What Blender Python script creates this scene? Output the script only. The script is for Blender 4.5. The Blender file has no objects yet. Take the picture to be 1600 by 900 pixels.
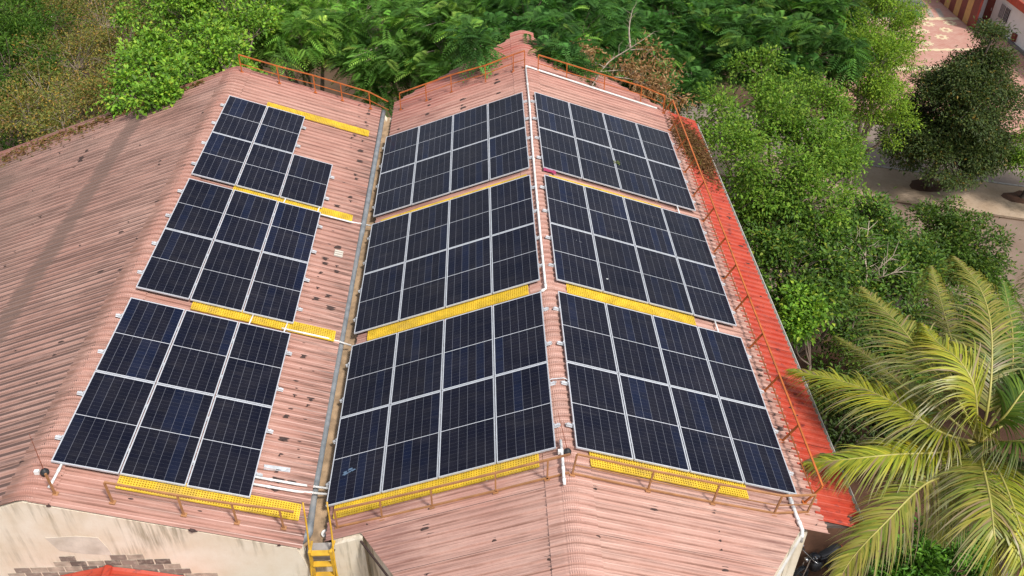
import bpy, math, random
import numpy as np
from mathutils import Matrix, Vector

scene = bpy.context.scene
C = scene.collection
rad = math.radians

# ------------------------------------------------------------------ camera, sky, sun, exposure
CAM_H = 25.0
FOCAL_PX = 1383.96                      # for a 1600 px wide picture
PITCH, YAW, ROLL = rad(38.1554), rad(-1.9033), rad(0.0542)


def camera_axes():
    cy, sy, cp, sp = math.cos(YAW), math.sin(YAW), math.cos(PITCH), math.sin(PITCH)
    f = Vector((-sy * cp, cy * cp, -sp)); r = Vector((cy, sy, 0)); u = r.cross(f)
    cr, sr = math.cos(ROLL), math.sin(ROLL)
    return r * cr + u * sr, u * cr - r * sr, f


AX_R, AX_U, AX_F = camera_axes()
cam = bpy.data.cameras.new('camera')
cam_ob = bpy.data.objects.new('camera', cam)
C.objects.link(cam_ob)
cam.sensor_width = 36.0
cam.lens = 36.0 * FOCAL_PX / 1600.0
cam.clip_start = 0.1
cam.clip_end = 3000
cam_ob.matrix_world = Matrix((
    (AX_R.x, AX_U.x, -AX_F.x, 0), (AX_R.y, AX_U.y, -AX_F.y, 0),
    (AX_R.z, AX_U.z, -AX_F.z, CAM_H), (0, 0, 0, 1)))
scene.camera = cam_ob

SUN_DIR = Vector((0.40, -0.40, 0.83)).normalized()      # towards the sun
world = bpy.data.worlds.new('World')
scene.world = world
world.use_nodes = True
wn = world.node_tree
bg = wn.nodes['Background']
sky = wn.nodes.new('ShaderNodeTexSky')
sky.sky_type = 'NISHITA'
sky.sun_disc = False
sky.sun_elevation = math.asin(SUN_DIR.z)
sky.sun_rotation = math.atan2(SUN_DIR.x, SUN_DIR.y)
sky.air_density = 1.2
sky.dust_density = 2.0
haze_white = wn.nodes.new('ShaderNodeHueSaturation')      # thin high haze takes most of the blue out of the whole sky
haze_white.inputs['Saturation'].default_value = 0.45
wn.links.new(sky.outputs[0], haze_white.inputs['Color'])
wn.links.new(haze_white.outputs[0], bg.inputs[0])
bg.inputs[1].default_value = 0.135

sun = bpy.data.lights.new('sun', 'SUN')
sun.energy = 3.2
sun.angle = rad(8)
sun.color = (1.0, 0.955, 0.90)
sun_ob = bpy.data.objects.new('sun', sun)
C.objects.link(sun_ob)
sun_ob.rotation_euler = SUN_DIR.to_track_quat('Z', 'Y').to_euler()
sun_ob.location = (20, -10, 60)

scene.view_settings.view_transform = 'Standard'
scene.view_settings.look = 'None'
scene.view_settings.gamma = 1
scene.view_settings.use_curve_mapping = False
scene.view_settings.exposure = 0.25


def at(px, py, z=None, x=None, y=None):
    """World point seen at a photograph pixel, at the given height / x / y."""
    d = AX_F + AX_R * ((px - 800) / FOCAL_PX) - AX_U * ((py - 450) / FOCAL_PX)
    if z is not None: s = (z - CAM_H) / d.z
    elif x is not None: s = x / d.x
    else: s = y / d.y
    return Vector((0, 0, CAM_H)) + d * s


# ------------------------------------------------------------------ helpers
I4 = Matrix.Identity(4)


def T(x, y, z): return Matrix.Translation((x, y, z))


def link(name, data, parent=None, M=None):
    o = bpy.data.objects.new(name, data)
    C.objects.link(o)
    if parent is not None: o.parent = parent
    if M is not None: o.matrix_basis = M
    return o


def tag(o, label=None, cat=None, group=None, kind=None):
    if label: o['label'] = label
    if cat: o['category'] = cat
    if group: o['group'] = group
    if kind: o['kind'] = kind
    return o


def thing(name, label, cat, M=None, group=None):
    return tag(link(name, None, None, M or I4), label, cat, group)


class MB:
    """Collects shapes into one mesh."""
    def __init__(self): self.v, self.f = [], []

    def add(self, vs, fs):
        b = len(self.v)
        self.v += [tuple(v) for v in vs]
        self.f += [tuple(i + b for i in f) for f in fs]
        return self

    def box(self, x0, x1, y0, y1, z0, z1, M=None):
        vs = [Vector((x, y, z)) for z in (z0, z1) for y in (y0, y1) for x in (x0, x1)]
        if M is not None: vs = [M @ v for v in vs]
        return self.add(vs, [(0, 2, 3, 1), (4, 5, 7, 6), (0, 1, 5, 4), (2, 6, 7, 3), (0, 4, 6, 2), (1, 3, 7, 5)])

    def bar(self, p, q, w, h=None, up=(0, 0, 1)):
        """Rectangular bar from p to q."""
        p, q = Vector(p), Vector(q)
        h = h or w
        d = (q - p).normalized(); up = Vector(up)
        s = d.cross(up)
        if s.length < 1e-4: s = d.cross(Vector((0, 1, 0)))
        s.normalize(); u = s.cross(d)
        vs = [e + s * (a * w / 2) + u * (b * h / 2) for e in (p, q) for a, b in ((-1, -1), (1, -1), (1, 1), (-1, 1))]
        return self.add(vs, [(0, 3, 2, 1), (4, 5, 6, 7), (0, 1, 5, 4), (1, 2, 6, 5), (2, 3, 7, 6), (3, 0, 4, 7)])

    def tube(self, pts, radii, n=8, cap=True):
        pts = [Vector(p) for p in pts]
        if not hasattr(radii, '__len__'): radii = [radii] * len(pts)
        rings = []
        prev = None
        for i, p in enumerate(pts):
            d = (pts[min(i + 1, len(pts) - 1)] - pts[max(i - 1, 0)])
            if d.length < 1e-9: d = Vector((0, 0, 1))
            d.normalize()
            if prev is None:
                a = d.cross(Vector((0, 0, 1)))
                if a.length < .1: a = d.cross(Vector((1, 0, 0)))
            else:
                a = prev - d * prev.dot(d)
            a.normalize(); prev = a; b = d.cross(a)
            rings.append([p + (a * math.cos(2 * math.pi * k / n) + b * math.sin(2 * math.pi * k / n)) * radii[i] for k in range(n)])
        vs = [v for r in rings for v in r]
        fs = []
        for i in range(len(pts) - 1):
            for k in range(n):
                k2 = (k + 1) % n
                fs.append((i * n + k, i * n + k2, (i + 1) * n + k2, (i + 1) * n + k))
        if cap:
            fs.append(tuple(reversed(range(n))))
            fs.append(tuple((len(pts) - 1) * n + k for k in range(n)))
        return self.add(vs, fs)

    def lathe(self, prof, n=16, M=None):
        """prof: list of (r, z)."""
        M = M or I4
        vs, fs = [], []
        for r, z in prof:
            for k in range(n):
                a = 2 * math.pi * k / n
                vs.append(M @ Vector((r * math.cos(a), r * math.sin(a), z)))
        for i in range(len(prof) - 1):
            for k in range(n):
                k2 = (k + 1) % n
                fs.append((i * n + k, i * n + k2, (i + 1) * n + k2, (i + 1) * n + k))
        fs.append(tuple(reversed(range(n)))); fs.append(tuple((len(prof) - 1) * n + k for k in range(n)))
        return self.add(vs, fs)

    def prism(self, poly, z0, z1, M=None):
        n = len(poly); M = M or I4
        vs = [M @ Vector((x, y, z)) for z in (z0, z1) for x, y in poly]
        return self.add(vs, [tuple(reversed(range(n))), tuple(range(n, 2 * n))] +
                        [(i, (i + 1) % n, n + (i + 1) % n, n + i) for i in range(n)])

    def mesh(self, name, mat, smooth=False):
        m = bpy.data.meshes.new(name)
        m.from_pydata(self.v, [], self.f)
        if mat: m.materials.append(mat)
        if smooth: m.polygons.foreach_set('use_smooth', [True] * len(m.polygons))
        m.update()
        return m

    def build(self, name, mat, parent=None, M=None, smooth=False):
        return link(name, self.mesh(name, mat, smooth), parent, M)


def smooth_path(pts, n=4):
    """Catmull-Rom through pts."""
    pts = [Vector(p) for p in pts]
    P_ = [pts[0] * 2 - pts[1]] + pts + [pts[-1] * 2 - pts[-2]]
    out = []
    for i in range(1, len(P_) - 2):
        for k in range(n):
            t = k / n
            a, b, c, d = P_[i - 1], P_[i], P_[i + 1], P_[i + 2]
            out.append(0.5 * ((2 * b) + (c - a) * t + (2 * a - 5 * b + 4 * c - d) * t * t + (3 * b - a - 3 * c + d) * t ** 3))
    out.append(pts[-1])
    return out


# ------------------------------------------------------------------ materials
class NT:
    def __init__(self, name):
        self.m = bpy.data.materials.new(name)
        self.m.use_nodes = True
        self.t = self.m.node_tree
        self.b = self.t.nodes['Principled BSDF']
        self.out = self.t.nodes['Material Output']

    def n(self, typ, ins=None, **kw):
        nd = self.t.nodes.new('ShaderNode' + typ)
        for k, v in kw.items(): setattr(nd, k, v)
        for k, v in (ins or {}).items():
            if hasattr(v, 'is_output') or isinstance(v, bpy.types.NodeSocket): self.t.links.new(v, nd.inputs[k])
            else: nd.inputs[k].default_value = v
        return nd

    def link(self, a, b): self.t.links.new(a, b)

    def math(self, op, a, b=None, c=None, clamp=False):
        ins = {0: a}
        if b is not None: ins[1] = b
        if c is not None: ins[2] = c
        return self.n('Math', ins, operation=op, use_clamp=clamp).outputs[0]

    def mix(self, f, a, b, mode='MIX'):
        nd = self.n('Mix', data_type='RGBA', blend_type=mode)
        for sock, v in ((nd.inputs[0], f), (nd.inputs[6], a), (nd.inputs[7], b)):
            if isinstance(v, bpy.types.NodeSocket): self.t.links.new(v, sock)
            else: sock.default_value = (*v, 1) if isinstance(v, tuple) and len(v) == 3 else v
        return nd.outputs[2]

    def noise(self, vec, scale, detail=3, rough=.55, dist=0):
        return self.n('TexNoise', {'Vector': vec, 'Scale': scale, 'Detail': detail, 'Roughness': rough, 'Distortion': dist}).outputs[0]

    def ramp(self, f, lo, hi, a=0., b=1.):
        return self.n('MapRange', {0: f, 1: lo, 2: hi, 3: a, 4: b}).outputs[0]

    def pos(self): return self.n('NewGeometry').outputs['Position']

    def obj(self): return self.n('TexCoord').outputs['Object']

    def scale(self, vec, s): return self.n('Mapping', {0: vec, 3: s}).outputs[0]

    def sep(self, vec):
        s = self.n('SeparateXYZ', {0: vec}); return s.outputs[0], s.outputs[1], s.outputs[2]

    def bump(self, h, strength=.3, dist=.02):
        self.link(self.n('Bump', {'Height': h, 'Strength': strength, 'Distance': dist}).outputs[0], self.b.inputs['Normal'])

    def done(self, col=None, rough=.6, metal=0., spec=.5):
        B = self.b
        if col is not None:
            if isinstance(col, bpy.types.NodeSocket): self.link(col, B.inputs['Base Color'])
            else: B.inputs['Base Color'].default_value = (*col, 1)
        if isinstance(rough, bpy.types.NodeSocket): self.link(rough, B.inputs['Roughness'])
        else: B.inputs['Roughness'].default_value = rough
        B.inputs['Metallic'].default_value = metal
        B.inputs['Specular IOR Level'].default_value = spec
        return self.m


def simple(name, col, rough=.55, metal=0., var=.25, scale=6., bump=0., spec=.5, dirt=None):
    """Paint or metal with a little mottling and dirt."""
    k = NT(name)
    p = k.pos()
    n1 = k.noise(p, scale, 4)
    c = k.mix(k.ramp(n1, .3, .7), tuple(x * (1 - var) for x in col), tuple(min(1, x * (1 + var)) for x in col))
    if dirt:
        n2 = k.noise(p, scale * .37, 5, .65)
        c = k.mix(k.ramp(n2, .52, .72, 0, .75), c, dirt)
    if bump: k.bump(k.noise(p, scale * 8, 3), bump, .01)
    return k.done(c, rough, metal, spec)


RIB = 0.2036


def sheet_material(name, base, pale, dirt, dirt_lo, pan_dirt, stains):
    """Painted corrugated steel: streaks along the fall, worn paint, dirt in the pans."""
    k = NT(name)
    p = k.pos()
    x, y, z = k.sep(p)
    st = k.noise(k.scale(p, (.45, 7., .45)), 1.0, 4, .6)
    st2 = k.noise(k.scale(p, (1.3, 26., 1.3)), 1.0, 3, .6)
    big = k.noise(p, .55, 4, .6)
    fine = k.noise(p, 14., 4, .7)
    c = k.mix(k.ramp(big, .35, .65), base, pale)
    c = k.mix(k.ramp(fine, .35, .7, 0, .35), c, tuple(b * .8 for b in base))
    # each sheet left the mill and was painted on its own day
    rnd = k.n('ObjectInfo').outputs['Random']
    c = k.mix(k.ramp(rnd, 0, 1, 0, .3), c, tuple(b * .82 for b in base))
    # dirt lying in the pans between the ribs
    o = k.sep(k.obj())
    ph = k.math('FRACT', k.math('DIVIDE', o[1], RIB))
    pan = k.ramp(k.math('ABSOLUTE', k.math('SUBTRACT', ph, .5)), .16, .26, 1., 0.)   # 1 in the pan centre
    f = k.math('MULTIPLY', k.ramp(st, dirt_lo, dirt_lo + .22), k.ramp(pan, 0, 1, .12, 1.))
    f = k.math('MULTIPLY', f, pan_dirt)
    c = k.mix(f, c, dirt)
    # thin darker line along each rib foot, broken up
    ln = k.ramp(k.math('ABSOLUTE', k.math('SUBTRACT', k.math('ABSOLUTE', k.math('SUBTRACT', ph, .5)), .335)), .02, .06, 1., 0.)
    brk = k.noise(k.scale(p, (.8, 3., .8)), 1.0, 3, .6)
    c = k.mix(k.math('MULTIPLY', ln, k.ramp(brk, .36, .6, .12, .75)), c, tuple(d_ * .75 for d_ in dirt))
    f2 = k.math('MULTIPLY', k.ramp(st2, .52, .70), .5)
    c = k.mix(f2, c, tuple(d * .8 for d in dirt))
    if stains:
        c = stains(k, c, x, y, st, st2, big)
    # newer red paint left towards the far verge
    red = k.math('MULTIPLY', k.ramp(k.math('ADD', y, k.math('MULTIPLY', k.math('SUBTRACT', big, .5), 3.)), 25.8, 28.8), k.ramp(st, .35, .6, .62, .25))
    c = k.mix(red, c, (.44, .075, .05))
    k.bump(fine, .15, .004)
    return k.done(c, k.ramp(big, .3, .7, .38, .55), 0, .4)


def dark_band(k, c, v, lo, hi, noise, nlo, nhi, col, amount):
    f = k.math('MULTIPLY', k.ramp(v, lo, hi), k.ramp(noise, nlo, nhi))
    return k.mix(k.math('MULTIPLY', f, amount), c, col)


def stains_left_inner(k, c, x, y, st, st2, big):
    c = dark_band(k, c, x, -4.25, -3.5, st2, .40, .62, (.13, .075, .06), .85)
    xe = k.math('ADD', x, k.math('MULTIPLY', k.math('SUBTRACT', st2, .5), .35))
    f = k.math('MULTIPLY', k.ramp(xe, -8.05, -8.22), k.ramp(st2, .38, .55, .35, .85))
    c = k.mix(f, c, (.22, .13, .10))
    return c


def stains_left_outer(k, c, x, y, st, st2, big):
    xx = k.math('ADD', x, k.math('MULTIPLY', k.math('SUBTRACT', st, .5), .5))
    band = k.ramp(k.math('ABSOLUTE', k.math('ADD', xx, 11.0)), .22, .38, 1., 0.)
    c = k.mix(k.math('MULTIPLY', band, .72), c, (.17, .112, .09))
    lich = k.math('MULTIPLY', k.ramp(x, -11.2, -15., 0., 1.), k.ramp(big, .42, .6))
    return k.mix(k.math('MULTIPLY', lich, .75), c, (.17, .112, .088))


def stains_mid(k, c, x, y, st, st2, big):
    edge = k.math('ADD', x, k.math('MULTIPLY', k.math('SUBTRACT', st, .5), 1.4))
    f = k.math('MULTIPLY', k.ramp(edge, -1.2, -1.7), k.ramp(st2, .36, .56))
    c = k.mix(k.math('MULTIPLY', f, .6), c, (.24, .12, .10))
    return c


def stains_right(k, c, x, y, st, st2, big):
    c = dark_band(k, c, x, 3.2, 5.2, st, .5, .66, (.20, .10, .085), .7)
    c = dark_band(k, c, x, 5.5, 6.2, st2, .42, .6, (.30, .13, .10), .6)
    return c


MAT = {}
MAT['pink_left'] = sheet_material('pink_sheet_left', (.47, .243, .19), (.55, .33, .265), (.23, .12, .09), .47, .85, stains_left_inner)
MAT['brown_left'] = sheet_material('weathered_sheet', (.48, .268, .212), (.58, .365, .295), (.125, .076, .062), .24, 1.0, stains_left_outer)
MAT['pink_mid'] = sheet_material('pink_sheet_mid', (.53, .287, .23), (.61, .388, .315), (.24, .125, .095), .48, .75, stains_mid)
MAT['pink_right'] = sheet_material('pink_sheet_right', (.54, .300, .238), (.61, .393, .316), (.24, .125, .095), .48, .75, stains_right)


def red_sheet():
    k = NT('red_sheet')
    p = k.pos()
    st = k.noise(k.scale(p, (1.2, 6., 1.2)), 1., 5, .65)
    n = k.noise(p, 2.2, 5, .65)
    c = k.mix(k.ramp(n, .35, .65), (.43, .048, .024), (.48, .082, .046))
    c = k.mix(k.ramp(st, .50, .68, 0, .6), c, (.24, .035, .025))
    bl = k.noise(p, 5.5, 3, .5)
    c = k.mix(k.ramp(bl, .62, .70, 0, .75), c, (.12, .03, .03))
    k.bump(k.noise(p, 20, 3), .15, .004)
    return k.done(c, .42, 0, .45)


MAT['red_sheet'] = red_sheet()


def cell_glass():
    """Half-cut cell laminate: 6 columns, 2 x 12 rows, white grid and backsheet margin."""
    k = NT('solar_cells')
    o = k.obj()
    x, y, z = k.sep(o)
    info = k.n('ObjectInfo')
    hw, hl = .567, 1.139
    mx, my, mid = .020, .024, .0065
    cw = (2 * hw - 2 * mx) / 6
    ay = k.math('ABSOLUTE', y)
    ch = (hl - my - mid) / 12
    cx = k.math('DIVIDE', k.math('ADD', x, hw - mx), cw)
    cyy = k.math('DIVIDE', k.math('SUBTRACT', ay, mid), ch)
    fx = k.math('ABSOLUTE', k.math('SUBTRACT', k.math('FRACT', cx), .5))
    fy = k.math('ABSOLUTE', k.math('SUBTRACT', k.math('FRACT', cyy), .5))
    lx = k.math('GREATER_THAN', fx, .5 - .0026 / cw)
    ly = k.math('GREATER_THAN', fy, .5 - .0012 / ch)
    edge = k.math('MAXIMUM', k.math('GREATER_THAN', k.math('ABSOLUTE', x), hw - mx), k.math('GREATER_THAN', ay, hl - my))
    midl = k.math('LESS_THAN', ay, mid)
    # cell tone: a few cell strings are bluer than the rest
    comb = k.n('CombineXYZ', {0: k.math('FLOOR', cx), 1: k.math('MULTIPLY', info.outputs['Random'], 57.), 2: k.math('SIGN', y)})
    wn_ = k.n('TexWhiteNoise', {0: comb.outputs[0]}, noise_dimensions='3D').outputs[0]
    comb2 = k.n('CombineXYZ', {0: k.math('FLOOR', cx), 1: k.math('FLOOR', cyy), 2: k.math('ADD', k.math('SIGN', y), k.math('MULTIPLY', info.outputs['Random'], 31.))})
    wn2 = k.n('TexWhiteNoise', {0: comb2.outputs[0]}, noise_dimensions='3D').outputs[0]
    c = k.mix(k.ramp(wn_, .80, 1.), (.0062, .0072, .0175), (.006, .0115, .036))
    c = k.mix(k.math('MULTIPLY', wn2, .35), c, (.006, .007, .012))
    c = k.mix(k.math('MULTIPLY', ly, .17), c, (.42, .44, .50))
    c = k.mix(k.math('MULTIPLY', lx, .38), c, (.46, .48, .55))
    c = k.mix(k.math('MAXIMUM', edge, midl), c, (.66, .68, .72))
    c = k.mix(k.math('MULTIPLY', info.outputs['Random'], .28), c, (.004, .0045, .007))
    # a film of dust, washed into streaks down the slope
    run = k.noise(k.scale(k.pos(), (.8, 5., .8)), 1.3, 4, .6)
    c = k.mix(k.ramp(run, .55, .8, 0, .045), c, (.30, .27, .25))
    d = k.noise(k.pos(), 1.6, 5, .6)
    c = k.mix(k.ramp(d, .35, .75, .0, .03), c, (.34, .29, .25))
    sp = k.noise(k.pos(), 38., 2, .5)
    c = k.mix(k.ramp(sp, .74, .80, 0, .35), c, (.35, .33, .30))
    k.b.inputs['Coat Weight'].default_value = .0
    k.b.inputs['Coat Roughness'].default_value = .06
    return k.done(c, k.ramp(d, .3, .7, .10, .20), 0, .11)


MAT['cells'] = cell_glass()
MAT['alu'] = simple('anodised_frame', (.62, .64, .67), .38, .35, .10, 9)
MAT['galv'] = simple('galvanised_steel', (.62, .64, .66), .45, .2, .2, 12, dirt=(.33, .31, .29))
MAT['rail_orange'] = simple('orange_rail_paint', (.50, .13, .025), .5, 0, .25, 5, dirt=(.26, .08, .03))
MAT['rail_brown'] = simple('faded_rail_paint', (.38, .18, .075), .6, 0, .2, 5, dirt=(.28, .13, .06))
MAT['yellow'] = simple('yellow_grating', (.70, .465, .03), .65, 0, .22, 4, dirt=(.46, .30, .08))
MAT['ladder'] = simple('ladder_paint', (.62, .36, .03), .5, 0, .18, 6, dirt=(.42, .25, .05))
MAT['pvc'] = simple('white_pvc', (.80, .79, .76), .35, 0, .05, 6, dirt=(.62, .58, .52))
MAT['grey_pipe'] = simple('grey_pipe', (.19, .205, .215), .5, 0, .25, 5, dirt=(.30, .28, .26))
MAT['gutter'] = simple('dirty_gutter', (.38, .26, .155), .85, 0, .35, 4, .4, dirt=(.13, .09, .06))
MAT['deck'] = simple('roof_underside', (.10, .075, .065), .9)
MAT['black'] = simple('black_rubber', (.018, .018, .02), .55, 0, .2, 20)
MAT['bitumen'] = simple('bitumen_patch', (.055, .032, .027), .85, 0, .4, 15, .5)
MAT['rust'] = simple('rusty_rod', (.22, .06, .03), .7, 0, .3, 20)


def plaster():
    k = NT('cream_plaster')
    p = k.pos()
    x, y, z = k.sep(p)
    n = k.noise(p, 1.6, 5, .65)
    run = k.noise(k.scale(p, (9., 9., .7)), 1., 4, .65)
    c = k.mix(k.ramp(n, .35, .65), (.72, .62, .47), (.80, .73, .60))
    f = k.math('MULTIPLY', k.ramp(run, .48, .66), k.ramp(k.noise(p, .7, 3), .42, .6))
    c = k.mix(k.math('MULTIPLY', f, .75), c, (.27, .23, .15))
    k.bump(k.noise(p, 30, 4), .35, .01)
    return k.done(c, .9, 0, .2)


MAT['plaster'] = plaster()
MAT['patch'] = simple('patch_render', (.66, .60, .50), .9, 0, .15, 3, .3, dirt=(.45, .39, .30))
MAT['plaster_pale'] = simple('pale_render', (.62, .60, .55), .9, 0, .12, 3, .3, dirt=(.36, .32, .26))
MAT['plaster_white'] = simple('white_house_paint', (.78, .78, .77), .8, 0, .05, 2, .1)
MAT['concrete'] = simple('old_concrete', (.33, .30, .27), .9, 0, .25, 5, .4, dirt=(.16, .14, .12))


def block():
    k = NT('bare_block')
    p = k.pos()
    r = k.n('ObjectInfo').outputs['Random']
    n = k.noise(p, 9, 5, .65)
    c = k.mix(r, (.15, .12, .10), (.30, .245, .20))
    c = k.mix(k.ramp(n, .5, .72, 0, .7), c, (.48, .42, .34))
    k.bump(n, .6, .02)
    return k.done(c, .95, 0, .2)


MAT['block'] = block()
MAT['block_limed'] = simple('limed_block', (.42, .36, .28), .95, 0, .3, 7, .5, dirt=(.24, .19, .15))
# ------------------------------------------------------------------ the hall: slopes and frames
import bmesh
S = rad(19.04)
CS, SN, TN = math.cos(S), math.sin(S), math.tan(S)
XC, ZC = 1.345, 12.699          # middle/right ridge
XL, ZL = -7.93, 12.975          # left ridge


def frame(x, z, a): return T(x, 0, z) @ Matrix.Rotation(a, 4, 'Y')


FR = {'LO': frame(XL, ZL, -S), 'LI': frame(XL, ZL, S), 'CM': frame(XC, ZC, -S), 'CR': frame(XC, ZC, S)}


def u_of(slope, x, w=0.0):
    """Down-slope coordinate for a world x at height w off the sheet."""
    x0 = XL if slope[0] == 'L' else XC
    s = 1 if slope in ('LI', 'CR') else -1
    return (x - x0 - s * w * SN) / CS


def on(slope, u, y, w=0.0): return FR[slope] @ Vector((u, y, w))


hall = thing('twin_gable_hall', 'long hall with two parallel pink corrugated metal gable roofs and cream front wall', 'building', T(-3, 18, 0))
HB = T(3, -18, 0)


def sheet_mb(u0, u1, width, ribs):
    pr = ((0, .036), (.08, .036), (.15, 0), (.42, 0), (.5, .009), (.58, 0), (.85, 0), (.92, .036))
    p = width / ribs
    prof = [((k + a) * p, h) for k in range(ribs) for a, h in pr] + [(width, .036)]
    mb = MB()
    vs = [(u, y, h) for y, h in prof for u in (u0, u1)]
    mb.add(vs, [(2 * i, 2 * i + 1, 2 * i + 3, 2 * i + 2) for i in range(len(prof) - 1)])
    return mb


def clip_mesh(m, planes):
    """planes: (point, outward normal): cut away what lies outside."""
    bm = bmesh.new(); bm.from_mesh(m)
    for co, no in planes:
        bmesh.ops.bisect_plane(bm, geom=bm.verts[:] + bm.edges[:] + bm.faces[:], plane_co=co, plane_no=no, clear_outer=True)
    bm.to_mesh(m); n = len(bm.faces); bm.free()
    return n


def line_plane(slope, a, b, outside):
    """Clip plane through world plan points a, b; 'outside' is a plan point on the cut side."""
    A = Vector((u_of(slope, a[0]), a[1], 0)); B = Vector((u_of(slope, b[0]), b[1], 0)); O = Vector((u_of(slope, outside[0]), outside[1], 0))
    d = B - A; n = Vector((d.y, -d.x, 0)).normalized()
    if (O - A).dot(n) < 0: n = -n
    return A, n


SHEET_W = RIB * 5
rng = random.Random(4)


def lay_sheets(slope, parent, mat, u0, u1, ys, clips=(), w0=0., name='roof_sheet', gap=.008):
    """ys: sheet start positions along the ridge."""
    base = sheet_mb(u0, u1, SHEET_W - gap, 5).mesh(name, mat)
    for y in ys:
        cl = []
        for co, no in clips:
            corners = [Vector((u, yy, 0)) for u in (u0, u1) for yy in (y, y + SHEET_W)]
            if any((c - co).dot(no) > 1e-4 for c in corners): cl.append((co - Vector((0, y, 0)), no))
        m = base
        if cl:
            m = base.copy()
            if clip_mesh(m, cl) == 0:
                bpy.data.meshes.remove(m); continue
        link(name, m, parent, T(0, y, w0 + rng.uniform(0, .0035)) @ Matrix.Rotation(rng.uniform(-.0006, .0006), 4, 'Y'))


def slope_deck(slope, poly):
    """Dark underside of a slope: plan polygon (x, y), hung just below the sheets."""
    pts = [(u_of(slope, x), y) for x, y in poly]
    return MB().prism(pts, -.09, -.012).build('roof_slope', MAT['deck'], hall, HB @ FR[slope])


LY0, LY1 = 9.75, 27.05
nL = 17
yL = [LY0 + i * SHEET_W for i in range(nL)]
U_LE = u_of('LI', -3.46)
U_CE = -4.72
APEX_N, APEX_F = (XC, 4.2), (XC, 30.3)
CY = 10.08
CORN = {'CM': ((-2.42, CY), (-3.25, 27.95)), 'CR': ((5.755, CY), (6.2, 27.45))}

d_lo = slope_deck('LO', [(XL, LY0 + .3), (XL, LY1 - .06), (-18.4, LY1 - .06), (-18.4, LY0 + .3)])
d_li = slope_deck('LI', [(XL, LY0 + .3), (-3.52, LY0 + .3), (-3.52, LY1 - .06), (XL, LY1 - .06)])
d_cm = slope_deck('CM', [(XC, 4.4), (XC, 30.1), (-3.15, 27.8), (-3.15, CY + .1), (-2.35, CY + .1)])
d_cr = slope_deck('CR', [(XC, 4.4), (5.65, CY + .08), (7.1, CY + .4), (7.1, 27.1), (6.1, 27.3), (XC, 30.1)])

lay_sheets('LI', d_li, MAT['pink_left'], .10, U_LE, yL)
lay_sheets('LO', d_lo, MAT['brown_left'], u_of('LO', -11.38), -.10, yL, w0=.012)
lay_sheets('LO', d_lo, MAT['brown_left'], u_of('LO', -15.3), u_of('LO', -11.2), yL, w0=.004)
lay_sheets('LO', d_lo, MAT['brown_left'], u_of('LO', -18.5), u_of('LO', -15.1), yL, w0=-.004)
yC = [CY + i * SHEET_W for i in range(-6, 20)]
for sl, dk, mt, ue in (('CM', d_cm, 'pink_mid', U_CE), ('CR', d_cr, 'pink_right', 5.28)):
    near = line_plane(sl, CORN[sl][0], APEX_N, (CORN[sl][0][0], 5))
    far = line_plane(sl, CORN[sl][1], APEX_F, (CORN[sl][1][0], 31))
    ua, ub = min(.10 * (1 if ue > 0 else -1), ue), max(.10 * (1 if ue > 0 else -1), ue)
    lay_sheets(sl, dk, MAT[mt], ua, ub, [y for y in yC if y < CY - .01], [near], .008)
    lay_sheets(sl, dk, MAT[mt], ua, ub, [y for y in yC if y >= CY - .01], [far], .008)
yR = [10.38 + i * SHEET_W for i in range(17)]
lay_sheets('CR', d_cr, MAT['red_sheet'], 5.14, 6.20, yR, [line_plane('CR', (6.2, 27.45), (7.3, 27.25), (7, 30))], -.006)
for o in d_cr.children:
    if o.data.materials[0] == MAT['red_sheet']: o['label'] = 'bright red eaves sheet'


def cap_mesh(mat):
    r0, half = .15, .42
    xs = [-half, -.3, -.2] + [-.15 + .30 * i / 16 for i in range(17)] + [.2, .3, half]
    pr = ((0, .036), (.08, .036), (.15, 0), (.42, 0), (.5, .009), (.58, 0), (.85, 0), (.92, .036))
    prof = [((k + a) * RIB, h) for k in range(5) for a, h in pr] + [(SHEET_W - .003, .036)]
    vs = []
    for y, h in prof:
        for i, x in enumerate(xs):
            a = abs(x)
            z = -a * TN if a >= r0 else -(x * x / (2 * r0) + r0 / 2) * TN
            rip = (.012 if i % 2 else 0) * (1 if 3 <= i <= 19 else 0) * (1 if h > .01 else .35)
            vs.append((x, y, z + h * 1.35 + .019 - rip))
    n = len(xs)
    return MB().add(vs, [(j * n + i, j * n + i + 1, (j + 1) * n + i + 1, (j + 1) * n + i) for j in range(len(prof) - 1) for i in range(n - 1)]).mesh('ridge_cap', mat)


cm1, cm2 = cap_mesh(MAT['pink_left']), cap_mesh(MAT['pink_mid'])
for y in yL: link('ridge_cap', cm1, hall, HB @ T(XL, y, ZL + rng.uniform(0, .004)))
for y in yC: link('ridge_cap', cm2, hall, HB @ T(XC, y, ZC + .006 + rng.uniform(0, .004)))

# bitumen dabs over the fixing screws, on the ribs along the purlin lines
def dab_mesh(i):
    r = random.Random(100 + i)
    mb = MB(); n = 9
    rim, top = [], []
    for k in range(n):
        a = 2 * math.pi * k / n
        rr = r.uniform(.6, 1.25)
        rim.append((math.cos(a) * .085 * rr, math.sin(a) * .036 * rr, .002))
        top.append((math.cos(a) * .05 * rr, math.sin(a) * .02 * rr, .034 + r.uniform(-.003, .004)))
    mb.add(rim + top + [(0, 0, .038)], [(k, (k + 1) % n, n + (k + 1) % n, n + k) for k in range(n)] + [(n + k, n + (k + 1) % n, 2 * n) for k in range(n)])
    return mb


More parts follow.
